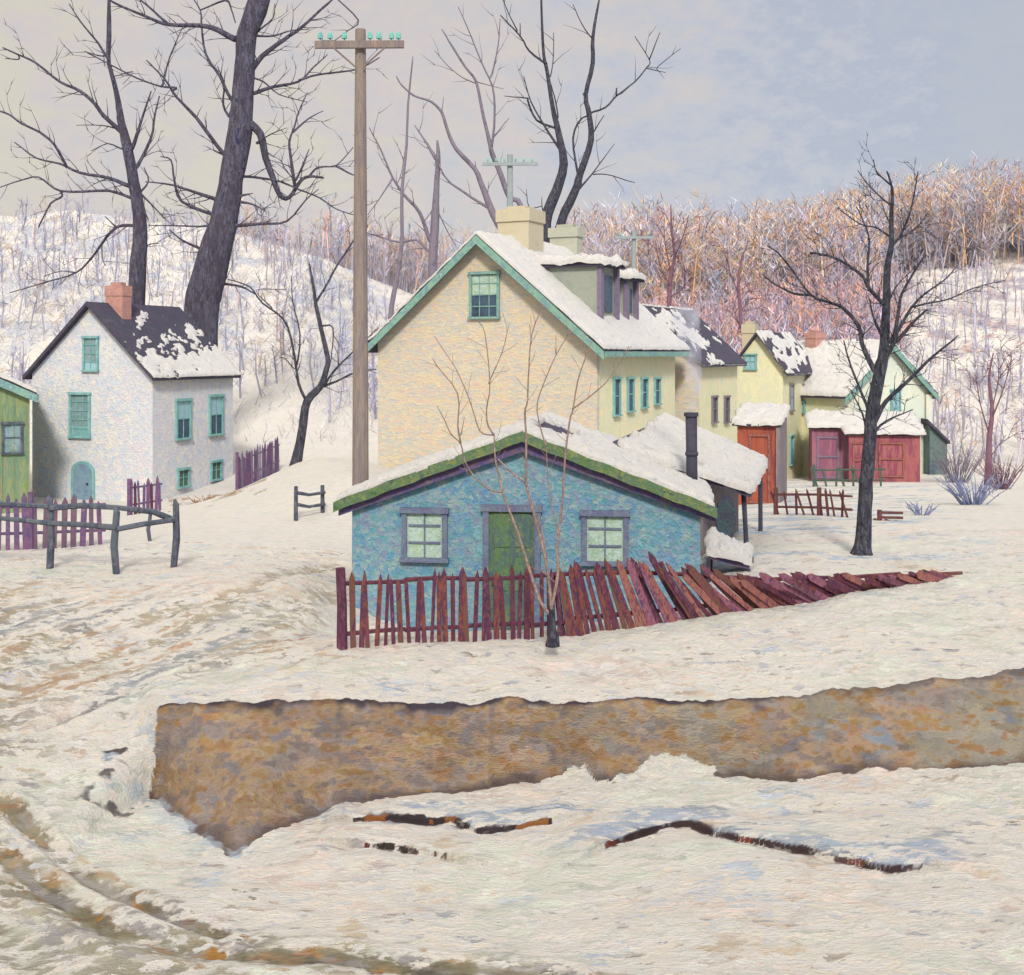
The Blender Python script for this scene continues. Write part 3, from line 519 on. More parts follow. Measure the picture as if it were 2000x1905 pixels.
# ------------------------------------------------------------------ blue shed
def shed():
    fr=Frame(688,1368,20,R(7),-.3,zrow(990,20),zrow(856,20.3),L=4.2)
    root=thing('blue_shed',fr.p(-fr.W/2,fr.L/2,-.3),'low blue shed with moss green gable edge and green door behind the red fence','shed')
    def m(s,t,G): return (.62+fbm(G[...,0]*2,G[...,1]*2,G[...,2]*2,o=3,seed=221)*.6+.55*fbm(G[...,0]*9,G[...,1]*9,G[...,2]*9,o=3,seed=222)-2.2*np.clip(.3-np.hypot((s-.5)*.8,(t-.93)*1.2),0,1)*4)
    W,L=fr.W,fr.L; h=W/2; rf=gable_house(fr,root,BLUE,BLUE,SLATE,over=.2,snow=m,snowl=True,snt=.13,th=.1)
    sl=(fr.zr-fr.ze)/h; t=MB(); v=MB(); n=-fr.V
    for sg in (0,1):
        a1=.26 if sg else -W-.26; z1=fr.ze-sl*.26
        segs=14
        for i in range(segs):
            q0=i/segs; q1=(i+1)/segs; A0=-h+(a1+h)*q0; A1=-h+(a1+h)*q1; Z0=fr.zr+(z1-fr.zr)*q0; Z1=fr.zr+(z1-fr.zr)*q1; j0=.012*math.sin(i*2.1+sg); j1=.012*math.sin((i+1)*2.1+sg)
            t.prism([fr.p(A0,-.203,Z0-.05+j0),fr.p(A1,-.203,Z1-.05+j1),fr.p(A1,-.203,Z1+.12+j1),fr.p(A0,-.203,Z0+.12+j0)],n*.06)
        v.prism([fr.p(-h,-.003,fr.zr-.22),fr.p(a1*.985 if sg else a1+.06,-.003,z1-.13),fr.p(a1*.985 if sg else a1+.06,-.003,z1+.03),fr.p(-h,-.003,fr.zr-.02)],n*.14)
    t.build('gable_board',GREENT,root); v.build('fascia',VIO,root)
    for px,w_ in ((830,.72),(1182,.72)):
        a=fr.fa(px); wn=window(fr,root,'f',a,zrow(1106,20),zrow(1003,20),w_,BRNF,CURT,(1,2))
    a=fr.fa(1000); z1=-.2; z2=zrow(1002,20); Z=Vector((0,0,1)); w_=.84
    d=MB(); d.box(fr.p(a-w_/2-.06,-.0,z1),fr.U*.1,n*.08,Z*(z2-z1)); d.box(fr.p(a+w_/2-.04,0,z1),fr.U*.1,n*.08,Z*(z2-z1)); d.box(fr.p(a-w_/2-.09,-.002,z2-.02),fr.U*(w_+.18),n*.1,Z*.11); df=d.build('door_frame',BRNF,root)
    d=MB(); d.box(fr.p(a-w_/2+.04,-.002,z1),fr.U*(w_-.08),n*.03,Z*(z2-z1-.02))
    for i in range(2):
        for j in range(3): d.box(fr.p(a-w_/2+.12+i*.35,-.03,z1+.15+j*.72),fr.U*.26,n*.02,Z*.55)
    d.build('door',DOORG,df)
    d=MB(); d.tube([fr.p(a-.3,-.05,z1+1),fr.p(a-.3,-.1,z1+1)],[.025,.03],8); d.build('handle',PIPE,df)
    # rear wing under one slope of snow
    A=at(1185,868,22.6); B=at(1298,818,27.6); C=at(1496,902,27.0); D=at(1466,962,22.6); dn=Vector((0,0,-.1)); up=Vector((0,0,1))
    wing=thing('lean_to',(D+C)/2-Vector((0,0,2)),'open fronted lean-to with a broad snow slope behind the blue shed','shed')
    b=MB(); b.v=[A,D,C,B,A+dn,D+dn,C+dn,B+dn]; b.f=[(0,1,2,3),(7,6,5,4),(0,4,5,1),(1,5,6,2),(2,6,7,3),(3,7,4,0)]; wr=b.build('roof',SLATE,wing)
    snow_sheet(D,C,A,B,'roof_snow',wr,thick=.15,mask=lambda s,t,G:.5+.6*fbm(G[...,0]*7,G[...,1]*7,G[...,2]*7,o=3,seed=233)+fbm(G[...,0]*2,G[...,1]*2,G[...,2]*2,o=3,seed=231)*.9-1.1*np.clip((t-.86)*6,0,1)*(s<.8),n=(60,60),over=.08,lump=.3)
    b=MB()
    def wl(P,Q,t_=.1,z0=0.0):
        P2=Vector((P.x,P.y,z0)); Q2=Vector((Q.x,Q.y,z0)); nrm=(Q2-P2).cross(up).normalized()*t_
        b.prism([P2,Q2,Q+dn*1.2,P+dn*1.2],nrm)
    Ai=A.lerp(C,.04); Di=D.lerp(B,.16); Ci=C.lerp(A,.08); Bi=B.lerp(D,.05)
    # the four walls follow the underside of the roof
    def on_roof(s,t): return (D*(1-s)+C*s)*(1-t)+(A*(1-s)+B*s)*t
    q=[on_roof(.2,.95),on_roof(.2,.42),on_roof(.95,.3),on_roof(.95,.95)]
    wl(q[0],q[1]); wl(q[1],q[2]); wl(q[2],q[3]); b.build('wall',TAUPE,wing)
    p=on_roof(.05,.04); g=gz(p.x,p.y)-.1; b=MB(); b.tube([Vector((p.x+.02,p.y,g)),Vector((p.x-.01,p.y,(g+p.z)/2)),Vector((p.x-.04,p.y,p.z-.08))],[.05,.045,.05],8,.08); b.build('post',PIPE,wing)
    p=on_roof(.9,.04); g=gz(p.x,p.y)-.1; b=MB(); b.tube([Vector((p.x,p.y,g)),Vector((p.x,p.y,p.z-.08))],[.05,.045],8,.08); b.build('post',PIPE,wing)
    # dark panel for the doorway; the opening's darkness is in its colour
    b=MB(); b.prism([at(1398,1050,21.6),at(1432,1050,21.6),at(1440,1005,21.6),at(1432,975,21.6),at(1418,965,21.6),at(1402,985,21.6)],(0,.08,0)); b.build('door',paint('ink_blue_doorway',[(.03,.035,.10),(.05,.09,.09),(.05,.04,.07),(.04,.06,.22)],scale=10,bump=.5),wing)
    pipe=thing('stovepipe',at(1352,965,21.9),'tall dark stovepipe rising from the low snowy roof behind the blue shed','chimney pipe')
    b=MB(); c0=at(1352,985,21.9); c1=at(1350,806,21.9); b.tube([c0,c0.lerp(c1,.5),c1],[.105,.10,.105],14); b.tube([c0.lerp(c1,.55)-Vector((0,0,.03)),c0.lerp(c1,.55)+Vector((0,0,.03))],[.118,.118],14); b.build('pipe',PIPE,pipe,True)
    b=MB(); b.tube([c1-Vector((0,0,.07)),c1],[.13,.13],14); b.build('collar',PIPE,pipe)
    # sloping hatch with snow
    P=[at(1386,1045,21.3),at(1400,1090,20.9),at(1472,1098,21.9),at(1452,1068,22.4)]
    P=[at(1388,1048,21.6),at(1384,1082,21.1),at(1462,1103,21.3),at(1468,1078,22.0)]
    hat=thing('cellar_hatch',at(1425,1105,21.4),'sloping hatch thick with snow beside the right end of the blue shed','hatch')
    b=MB(); b.v=P+[p-Vector((0,0,.08)) for p in P]; b.f=[(0,1,2,3),(7,6,5,4),(0,4,5,1),(1,5,6,2),(2,6,7,3),(3,7,4,0)]; lid=b.build('lid',VIO,hat)
    snow_sheet(P[1],P[2],P[0],P[3],'snow',lid,thick=.16,n=(30,20),over=.06,lump=1.0)
    for i in range(4):
        p=P[i]; b=MB(); b.box(Vector((p.x-.03,p.y-.03,.2)),(.06,0,0),(0,.06,0),(0,0,p.z-.28)); b.build('leg',PIPE,hat)
shed()
# ------------------------------------------------------------------ far sheds
def small_shed(name,label,px0,px1,top,bot,D,wall,side,rtop,depth=2.2,doors=None,group=None,th=R(10)):
    A=at(px0,bot,D); B=at(px1,bot,D); U=Vector((math.cos(th),-math.sin(th),0)); V=Vector((math.sin(th),math.cos(th),0)); w_=(B.x-A.x)/math.cos(th)*.98; z0=A.z-.6; z1=zrow(top,D); zb=zrow(rtop,D+depth)
    root=thing(name,(A.x+w_/2,D+depth/2,z0),label,'shed',group)
    b=MB(); b.prism([A*1,A+V*depth,A+V*depth+Vector((0,0,zb-A.z)),A+Vector((0,0,z1-A.z))],U*w_); b.v=[Vector((v.x,v.y,z0)) if abs(v.z-A.z)<1e-4 else v for v in b.v]; b.build('wall',wall,root)
    if side:
        s=MB(); o=A+U*(w_+.003)-V*.1; s.prism([Vector((o.x,o.y,z0)),Vector((o.x,o.y,z0))+V*(depth+.1),o+V*(depth+.1)+Vector((0,0,zb-A.z)),o+Vector((0,0,z1-A.z))],U*.12); s.build('side_wall',side,root)
    e=.14; b=MB(); P00=A-U*e-V*e+Vector((0,0,z1-A.z)); P10=P00+U*(w_+2*e); P01=A-U*e+V*(depth+e)+Vector((0,0,zb-A.z)); P11=P01+U*(w_+2*e); t=Vector((0,0,.07))
    b.v=[P00,P10,P11,P01,P00+t,P10+t,P11+t,P01+t]; b.f=[(3,2,1,0),(4,5,6,7),(0,1,5,4),(1,2,6,5),(2,3,7,6),(3,0,4,7)]; rf=b.build('roof',SLATE,root)
    snow_sheet(P00+t,P10+t,P01+t,P11+t,'roof_snow',rf,thick=.16,n=(30,24),over=.07,lump=.8)
    d=MB()
    if doors:
        for q0,q1,h0,h1 in doors:
            o=A+U*(w_*q0)-V*.004+Vector((0,0,(z1-A.z)*h0)); ww=w_*(q1-q0); hh=(z1-A.z)*(h1-h0)
            dd=MB(); t=.07
            dd.box(o,U*t,-V*.05,(0,0,hh)); dd.box(o+U*(ww-t),U*t,-V*.05,(0,0,hh)); dd.box(o+U*t+Vector((0,0,hh-t)),U*(ww-2*t),-V*.05,(0,0,t)); dd.box(o+U*t,U*(ww-2*t),-V*.05,(0,0,t)); dd.box(o+U*t+Vector((0,0,hh*.5)),U*(ww-2*t),-V*.045,(0,0,t)); dd.build('door',PURP if wall is MAG else FENP[0],root)
    return root
small_shed('orange_shed','narrow orange-red shed with a snow cap beside the pale yellow house',1440,1512,832,985,39,ORR,TAUPE,800,1.6,[(.3,.85,.02,.9)],th=R(20))
small_shed('plum_shed','plum red lean-to shed between the pale yellow house and the crimson shed',1586,1650,838,936,49,MAG,PURP,812,2,[(.15,.8,.02,.85)])
small_shed('crimson_shed','wide crimson shed with snow roof, standing behind the dark yard tree',1658,1792,850,940,48,CRIM,None,815,2.4,[(.42,.78,.1,.85),(.05,.3,.02,.85)])
def lean_dark():
    P=at(1816,925,53); root=thing('dark_lean_to',P,'dark green slatted lean-to against the right corner of the mint house','shed')
    b=MB(); b.prism([at(1816,930,53),at(1850,925,53),at(1850,862,53),at(1816,826,53)],(0,2.2,0)); b.build('wall',paint('bottle_green_boards',[(.08,.13,.13),(.13,.18,.17),(.07,.09,.13)],scale=6),root)
    b=MB(); b.prism([at(1812,826,52.8),at(1856,868,52.8),at(1856,862,52.8),at(1812,819,52.8)],(0,2.6,0)); b.build('roof',SLATE,root)
lean_dark()
# ------------------------------------------------------------------ fences
def picket(p,h,w_,lean,mat,parent,dirv,thick=.022,back=0,point=True):
    """dirv along the fence, lean = sideways shift of the top as a fraction of height"""
    b=MB(); up=Vector((0,0,1)); d=dirv.normalized(); nrm=d.cross(up).normalized()
    ax=(up*math.cos(lean)-d*math.sin(lean)); ax=(ax*math.cos(back)-nrm*math.sin(back)*-1).normalized(); sx=ax.cross(nrm).normalized()*-1
    if sx.dot(d)<0: sx=-sx
    w2=w_/2; o=Vector(p); j=rnd.uniform(.8,1.2)
    poly=[o-sx*w2,o+sx*w2,o+sx*w2*j+ax*h*.9]+([o+ax*h] if point else [o+sx*w2*.8+ax*h,o-sx*w2*.8+ax*h*.98])+[o-sx*w2*j+ax*h*.9]
    b.prism(poly,nrm*thick); return b.build('picket',mat,parent)
FL=[(665,1265,17),(870,1252,17.35),(1075,1240,17.7),(1340,1207,18.4),(1480,1185,18.8),(1600,1166,19.2),(1740,1145,19.8),(1875,1128,20.45)]
FP=[at(*c) for c in FL]; FPX=[c[0] for c in FL]
def fpos(px):
    v=[np.interp(px,FPX,[p[k] for p in FP]) for k in (0,1)]; x=(px-CX)/F*v[1]; return Vector((x,v[1],gz(x,v[1])))
def red_fence():
    root=thing('picket_fence',fpos(1200),'long oxblood picket fence in front of the blue shed, sagging flat towards the right','fence')
    px=690.0; i=0
    b=MB(); p=fpos(668); b.tube([p-Vector((0,0,.1)),p+Vector((.0,0,.6)),p+Vector((-.02,0,1.1))],[.075,.07,.066],8,.06); b.build('post',FENCE[2],root)
    while px<1868 and i<98:
        p=fpos(px); q=fpos(px+20); d=(q-p)
        lean=np.interp(px,[690,1085,1110,1230,1340,1450,1560,1700,1868],[0,.03,.16,.34,.56,.82,1.0,1.15,1.3])+rnd.uniform(-.06,.06)
        L=np.interp(px,[690,1100,1340,1600,1868],[1.06,1.06,1.2,1.05,.62])*rnd.uniform(.92,1.06)
        wd=rnd.uniform(.045,.085) if px<1100 else rnd.uniform(.06,.12)
        m=rnd.choice(FENCE) if px<1230 or rnd.random()<.35 else rnd.choice(FENP)
        picket(p+Vector((0,-.03+rnd.uniform(-.015,.015)-(.1*rnd.random() if px>1300 else 0),-.06)),L,wd,lean,m,root,d,back=(rnd.uniform(.0,.3) if px>1300 else rnd.uniform(-.03,.03)))
        px+=np.interp(px,[690,1100,1340,1868],[13.6,14,12.5,9.5])*rnd.uniform(.72,1.28); i+=1
    # rails
    for hh,mm in ((.86,FENCE[0]),(.17,FENCE[2])):
        segs=[668,790,905,1035,1120] ; 
        for a,c in zip(segs[:-1],segs[1:]):
            b=MB(); P=fpos(a); Q=fpos(c); P=P+Vector((0,.03,hh+rnd.uniform(-.02,.02))); Q=Q+Vector((0,.03,hh+rnd.uniform(-.02,.02))); b.tube([P,P.lerp(Q,.5)+Vector((0,0,rnd.uniform(-.015,.015))),Q],[.033,.03,.033],6,.1); b.build('rail',mm,root)
    sg=[(1120,.84,1230,.80),(1230,.80,1345,.62),(1345,.60,1480,.42),(1480,.40,1620,.26),(1620,.24,1760,.14),(1120,.2,1300,.15),(1300,.14,1480,.1),(1480,.09,1680,.07),(1760,.1,1880,.03)]
    for a,ha,c,hc in sg:
        b=MB(); P=fpos(a)+Vector((0,.04,ha)); Q=fpos(c)+Vector((0,.04,hc)); b.tube([P,P.lerp(Q,.5),Q],[.03,.034,.03],6,.1); b.build('rail',rnd.choice(FENCE),root)
    for px in (905,1100,1345):
        p=fpos(px)+Vector((0,.09,-.1)); ln=0 if px<1000 else (.12 if px<1200 else .42); b=MB(); b.tube([p,p+Vector((-ln,0,1.0-.25*ln))],[.05,.045],8,.08); b.build('post',FENCE[2],root)
red_fence()
def pick_fence(label,pts,h,sp,mats,wd=.06,group=None,lean=0.0,rails=True,jit=.05,name='picket_fence'):
    P=[on(px,D) for px,D in pts]; root=thing(name,(P[0]+P[-1])/2,label,'fence',group)
    for a,c in zip(P[:-1],P[1:]):
        n=max(1,int((c-a).length/sp))
        for i in range(n):
            p=a.lerp(c,(i+.5)/n); p.z=gz(p.x,p.y)-.1; picket(p,h*rnd.uniform(.88,1.1)+.1,wd*rnd.uniform(.8,1.3),lean+rnd.uniform(-jit,jit),rnd.choice(mats),root,c-a)
        if rails:
            for q in (.3,.8):
                b=MB(); u=a.copy(); v=c.copy(); u.z=gz(u.x,u.y)+h*q; v.z=gz(v.x,v.y)+h*q; u.y+=.04; v.y+=.04; b.tube([u,v],[.03,.03],6,.1); b.build('rail',mats[0],root)
        b=MB(); u=a.copy(); u.z=gz(u.x,u.y)-.1; b.tube([u,u+Vector((0,0,h*1.08+.1))],[.06,.055],8,.05); b.build('post',mats[0],root)
    return root
pick_fence('low violet picket fence at the left edge, in front of the green outbuilding',[(-120,24),(60,24.3),(205,25)],1.05,.17,[PVIOL,paint('dull_plum_wood',[(.11,.07,.12),(.18,.11,.15)],scale=6)],wd=.09)
pick_fence('short violet picket fence against the white cottage corner',[(252,36.5),(316,37.2)],1.0,.13,[PVIOL,FENCE[2]],wd=.08)
pick_fence('violet board fence climbing behind the right side of the white cottage',[(463,43.5),(545,47)],1.25,.16,[PVIOL,PURP],wd=.12)
pick_fence('broken red-brown fence with leaning pickets left of the dark yard tree',[(1515,30.5),(1600,29.5),(1665,28.5)],.62,.22,[FENCE[3],FENCE[0]],wd=.06,lean=.15,jit=.3)
pick_fence('tumbled remnant of red-brown fence just right of the dark yard tree',[(1718,27.8),(1765,27.6)],.22,.2,[FENCE[3],FENCE[0]],wd=.06,lean=.9,jit=.3)
pick_fence('low dark green lattice fence at the foot of the plum and crimson sheds',[(1590,45),(1730,43.5)],.75,.3,[paint('bottle_green_wood',[(.05,.10,.09),(.09,.13,.1)],scale=6)],wd=.07,lean=.3,jit=.5)
def rail_fence():
    root=thing('rail_fence',on(220,22),'weathered grey post and rail fence at the road edge on the left','fence')
    PT=[(-60,22.0,1100,985),(97,22,1110,978),(228,21.6,1120,1000),(338,22.3,1112,985),(165,25.5,1050,985),(294,26,1082,1005)]
    tops=[]
    for k,(px,D,pb,pt) in enumerate(PT):
        g=on(px,D); g.z-=.08; top=at(px+(0 if k!=3 else 6),pt,D); mid=g.lerp(top,.5)+Vector(((.03 if k in(1,3) else -.05),0,0)); r=.062 if k<4 else .04
        b=MB(); b.tube([g,mid,top,top+Vector((-.03,0,.09))],[r,r*1.1,r*.95,r*.35],8,.1); b.build('post',GREYW,root); tops.append((g,top))
    def rail(pts,r=.045):
        b=MB(); b.tube([at(*p) for p in pts],[r*rnd.uniform(.85,1.15) for _ in pts],6,.12); b.build('rail',GREYW,root)
    rail([(-60,985,21.95),(20,985,21.95),(97,990,21.95)]); rail([(97,993,21.95),(160,988,21.9),(228,992,21.7),(300,1000,22),(345,1018,22.3)],.05)
    rail([(-60,1005,21.95),(0,1012,21.95),(97,1022,21.95)],.04); rail([(97,1022,21.95),(160,1025,21.9),(228,1031,21.55)],.045); rail([(228,1034,21.55),(280,1024,21.8),(338,1016,22.2)],.045)
    root=thing('fence_remnant',on(602,30),'two-post stub of grey rail fence alone in the snow','fence')
    for px,pt in ((578,950),(630,948)):
        g=on(px,29.6 if px<600 else 30.4); top=at(px,pt,g.y); b=MB(); b.tube([g-Vector((0,0,.1)),top],[.055,.05],8,.1); b.build('post',GREYW,root)
    for r in ((962,),(985,)):
        b=MB(); b.tube([at(576,r[0],29.55),at(604,r[0]+5,29.95),at(634,r[0],30.35)],[.045,.04,.045],6,.1); b.build('rail',GREYW,root)
rail_fence()
# ------------------------------------------------------------------ telephone poles
def pole(label,px,D,top,arm,armw,r,mat,insm,detail=True,tilt=0,brace=True,group=None,bot=None):
    g=on(px,D); root=thing('telephone_pole',g,label,'utility pole',group); T=at(px-4*tilt,top,D)
    b=MB(); b.tube([g-Vector((0,0,.3)),g.lerp(T,.33),g.lerp(T,.66),T],[r*1.12,r*1.03,r*.88,r*.68],12,.03); b.build('shaft',mat,root)
    za=zrow(arm,D); x0=T.x-armw/2; b=MB(); b.box((x0,D-r*1.0-.06,za-.07),(armw,0,.01),(0,.10,0),(0,0,.14)); ca=b.build('crossarm',mat,root)
    if brace:
        for s in (-1,1):
            b=MB(); b.tube([Vector((T.x+s*armw*.30,D-r*.9-.08,za-.05)),Vector((T.x+s*r*.5,D-r*.9-.03,za-.05-armw*.22))],[.018,.018],6); b.build('brace',mat,root)
    for q in insm:
        x=x0+armw*q; b=MB(); z=za+.07; b.tube([Vector((x,D-r-.01,z-.01)),Vector((x,D-r-.01,z+.05)),Vector((x,D-r-.01,z+.055)),Vector((x,D-r-.01,z+.11)),Vector((x,D-r-.01,z+.17)),Vector((x,D-r-.01,z+.19))],[.015,.015,.055,.05,.035,.012],8); b.build('insulator',INS,ca)
    return root
pole('tall brown telephone pole with green glass insulators behind the blue shed',704,24.5,58,92,1.76,.155,POLE,[.06,.17,.33,.62,.72,.86,.94],tilt=0)
pole('grey-green telephone pole seen above the cream house chimneys',996,52,302,322,2.35,.17,FARPOLE,[.1,.25,.4,.6,.75,.9],brace=False)
pole('faint pale telephone pole just right of the cream house dormers',1238,66,450,465,2.1,.17,FARPOLE,[.15,.85],brace=False)
# ------------------------------------------------------------------ trees
BR=.72
def smooth_pts(pts,n=3):
    P=[np.array(p,float) for p in pts]; P=[2*P[0]-P[1]]+P+[2*P[-1]-P[-2]]; out=[]
    for i in range(1,len(P)-2):
        for k in range(n):
            t=k/n; a,b,c,d=P[i-1:i+3]; out.append(.5*((2*b)+(-a+c)*t+(2*a-5*b+4*c-d)*t*t+(-a+3*b-3*c+d)*t**3))
    out.append(P[-2]); return out
def tree(name,label,D,trunks,branches,mat,br_=None,tmat=None,twig=1.0,spread=.3,group=None,cat='tree',seed=1,twl=1.0,flare=True,tmin=.7):
    rg=random.Random(seed); trunk=MB(); br=MB(); K=D/F; pts3=[]
    def lay(pts,start,sp):
        res=[]; d=start; s=rg.uniform(-sp,sp)
        sm=smooth_pts(pts,3); last=None
        for q in sm:
            if last is not None:
                stp=math.hypot(q[0]-last[0],q[1]-last[1])*K; d+=s*stp; s+=rg.uniform(-.06,.06)*sp/.3; s=max(-sp,min(sp,s))
            j=.35 if last is not None else 0
            res.append((q[0]+rg.uniform(-j,j),q[1]+rg.uniform(-j,j),d,q[2])); last=q
        return res
    def emit(mb,seq,sides,wob): mb.tube([at(a,b,c) for a,b,c,_ in seq],[max(r*K,.004) for *_,r in seq],sides,wob); pts3.extend(seq)
    g=None
    for i,t in enumerate(trunks):
        st=D if i==0 else min(pts3,key=lambda q:(q[0]-t[0][0])**2+(q[1]-t[0][1])**2)[2]
        s=lay(t,st,spread*.25)
        emit(trunk,s,12,.06)
        if i==0: g=at(s[0][0],s[0][1],s[0][2])
    def near(p): return min(pts3,key=lambda q:(q[0]-p[0])**2+(q[1]-p[1])**2)
    def twigs(seq,depth,dens):
        L=0
        for i in range(2,len(seq)-1):
            a,b=seq[i],seq[i+1]; dx,dy=b[0]-a[0],b[1]-a[1]; l=math.hypot(dx,dy)
            L+=l*dens
            while L>rg.uniform(6,16):
                L-=11; sd=rg.choice((-1,1)); an=math.atan2(dy,dx)+sd*rg.uniform(.35,.95); ln=rg.uniform(20,62)*twl*(.62**depth); r0=max(min(a[3]*.36,1.2),tmin); n=4; x,y,d=a[0],a[1],a[2]; q=[(x,y,d,r0)]; dd=rg.uniform(-.7,.7)
                for k in range(n):
                    an+=rg.uniform(-.22,.22)-.05*math.cos(an); x+=math.cos(an)*ln/n; y+=math.sin(an)*ln/n-ln*.02; d+=dd*ln/n*K; q.append((x,y,d,r0*(1-.8*(k+1)/n)))
                br.tube([at(a_,b_,c_) for a_,b_,c_,_ in q],[max(r*K,.003) for *_,r in q],4)
                if depth<2: twigs(q,depth+1,dens*1.15)
    segs=[]
    for pts,r0,r1 in branches:
        n=len(pts); q=near(pts[0]); P=[(q[0],q[1],min(r0,q[3]*.9))] if math.hypot(q[0]-pts[0][0],q[1]-pts[0][1])>3 else []
        P+= [(p[0],p[1],(r0+(r1-r0)*(i/(n-1))**.8)*(br_ or BR)) for i,p in enumerate(pts)]
        s=lay(P,q[2],spread); emit(br,s,8,.05); segs.append(s)
    for s in segs: twigs(s,0,twig)
    root=thing(name,g,label,cat,group)
    trunk.build('trunk',tmat or mat,root,True); br.build('branches',mat,root,True)
    return root
tree('tall_tree','massive dark leaning trunk of a bare tree towering behind the white cottage roof',50,
 [[(388,900,38),(392,760,34),(393,615,33),(402,560,34),(424,480,30),(440,420,26),(452,350,23.5),(465,280,24),(473,200,21),(478,130,19.5),(482,70,19),(500,20,21),(520,-60,20)]],
 [([(458,76),(426,59),(391,50),(327,48),(284,32),(220,4),(195,-20)],9,2),([(327,46),(300,22),(262,-10)],4,2),([(440,305),(384,231),(345,190),(320,153),(286,118)],6,1.5),([(345,172),(313,169),(268,153),(222,130),(170,103)],3,1.5),([(318,165),(332,110),(357,53)],3,1),
  ([(452,195),(430,150),(402,107),(394,53),(391,20),(373,-8)],5,1.5),([(452,232),(436,205),(438,165),(425,130)],4,1.5),([(488,140),(512,110),(554,78),(590,53),(632,14),(655,-5)],9,2),([(500,70),(533,71),(568,60),(604,58)],3.5,1),([(503,62),(533,36),(537,8)],3,1),
  ([(488,184),(533,170),(583,160),(612,132),(640,107)],6,1.2),([(583,158),(622,146),(682,139),(712,130),(742,112)],3.5,1.6),([(480,235),(508,262),(519,309),(533,348),(547,382),(565,386),(586,355),(604,345),(632,348)],12,3),
  ([(577,368),(568,309),(565,277),(575,249),(583,220),(600,181)],5,1.2),([(575,256),(604,231),(632,217)],3,1),([(579,350),(597,309),(604,291)],3,1),([(604,345),(622,327),(657,323),(690,288)],3.5,1.2),([(657,325),(690,342),(715,345)],3,1.2),
  ([(470,345),(508,348),(547,355),(583,370),(625,387),(657,409),(695,421)],4,1.2),([(466,441),(515,437),(561,432),(597,391),(622,370)],5,1.2),([(425,391),(384,377),(337,362),(284,355)],6,1.4),([(416,419),(355,394),(341,355),(334,313),(313,306)],5,1.4),
  ([(410,441),(341,441),(290,441)],3,1),([(398,490),(355,469),(330,448)],4.5,1.4),([(465,395),(495,400),(520,414)],4,1),([(468,384),(494,378)],4,1),([(500,280),(530,262),(560,250)],3,.8),([(440,1),(452,20),(460,45)],3,1.5),([(700,40),(680,60),(640,90)],2,1),
  ([(435,555),(470,560),(500,575)],4,2),([(488,150),(515,160),(545,185),(600,200)],3,1)],BARK,twig=.55,spread=.35,seed=3)
tree('slender_tree','slimmer dark bare tree with long low boughs behind the white cottage red chimney',49,
 [[(268,900,20),(267,700,17),(267,554,16.5),(274,444,13.5),(261,355,11),(249,291,10),(238,242,7.5),(227,178,4.8),(213,124,4),(213,71,4.8),(213,-20,2.5)]],
 [([(210,114),(192,85),(163,50),(135,8)],4,1.5),([(233,254),(203,227),(185,203),(156,178),(117,160),(71,124),(36,107),(5,93)],6.5,1.8),([(36,116),(10,114)],2,1),([(254,364),(213,348),(156,338),(117,320),(71,309),(28,278)],6,1.6),
  ([(131,328),(107,284),(78,259),(43,242),(18,224),(-10,215)],4,2.5),([(254,386),(213,373),(142,375),(107,369),(75,346),(43,352),(0,366)],4.5,1.4),([(121,384),(99,398),(75,444)],3,2),([(258,290),(274,242),(295,178)],6,1.8),([(268,325),(295,270),(302,227),(311,188)],5,1.8),
  ([(268,382),(290,355),(281,327)],3.5,1.5),([(262,441),(227,444),(199,476),(178,505),(149,533),(95,550),(20,572)],5,1.4),([(227,444),(205,423)],2.5,1.2),([(272,375),(305,409),(327,433)],3,1.2),([(275,400),(290,430)],4,1.5),([(278,494),(290,478),(312,476)],3,1),
  ([(229,252),(199,245),(149,245)],2.5,.8),([(238,291),(210,281),(178,295)],2.5,1),([(200,110),(178,105),(165,100)],2.2,1),([(220,150),(260,140),(240,165)],1.5,.7),([(199,476),(200,505),(206,520)],2.2,1),([(149,533),(120,530),(85,540)],2,1)],BARK,twig=.55,spread=.35,seed=8)
tree('bare_tree','bare tree with a short fork behind the left roof slope of the cream house',58,
 [[(842,700,9),(845,526,9),(849,444,8.5),(852,373,6),(856,309,4.5),(854,274,2)]],
 [([(851,310),(834,281),(810,245)],5.5,1.5),([(840,470),(820,416),(792,384),(767,348),(746,298),(721,249)],6,1.5),([(838,492),(813,469),(778,473),(716,455)],4.5,2),([(858,419),(875,455),(891,480)],2,1),([(792,384),(775,360),(800,330)],2,.8),([(767,348),(740,390),(718,420)],2.5,1)],BARK2,twig=.45,seed=12,spread=.3)
tree('sapling','single thin upright sapling left of the cream house peak',47,[[(762,640,5),(765,598,5),(780,520,4),(785,462,3.6),(785,373,3.2),(794,284,2.6),(797,206,2),(804,135,1.5),(806,110,1)]],[([(785,380),(800,350)],1.3,.7),([(790,320),(780,290)],1.3,.7)],BARK2,twig=.2,seed=14,spread=.15)
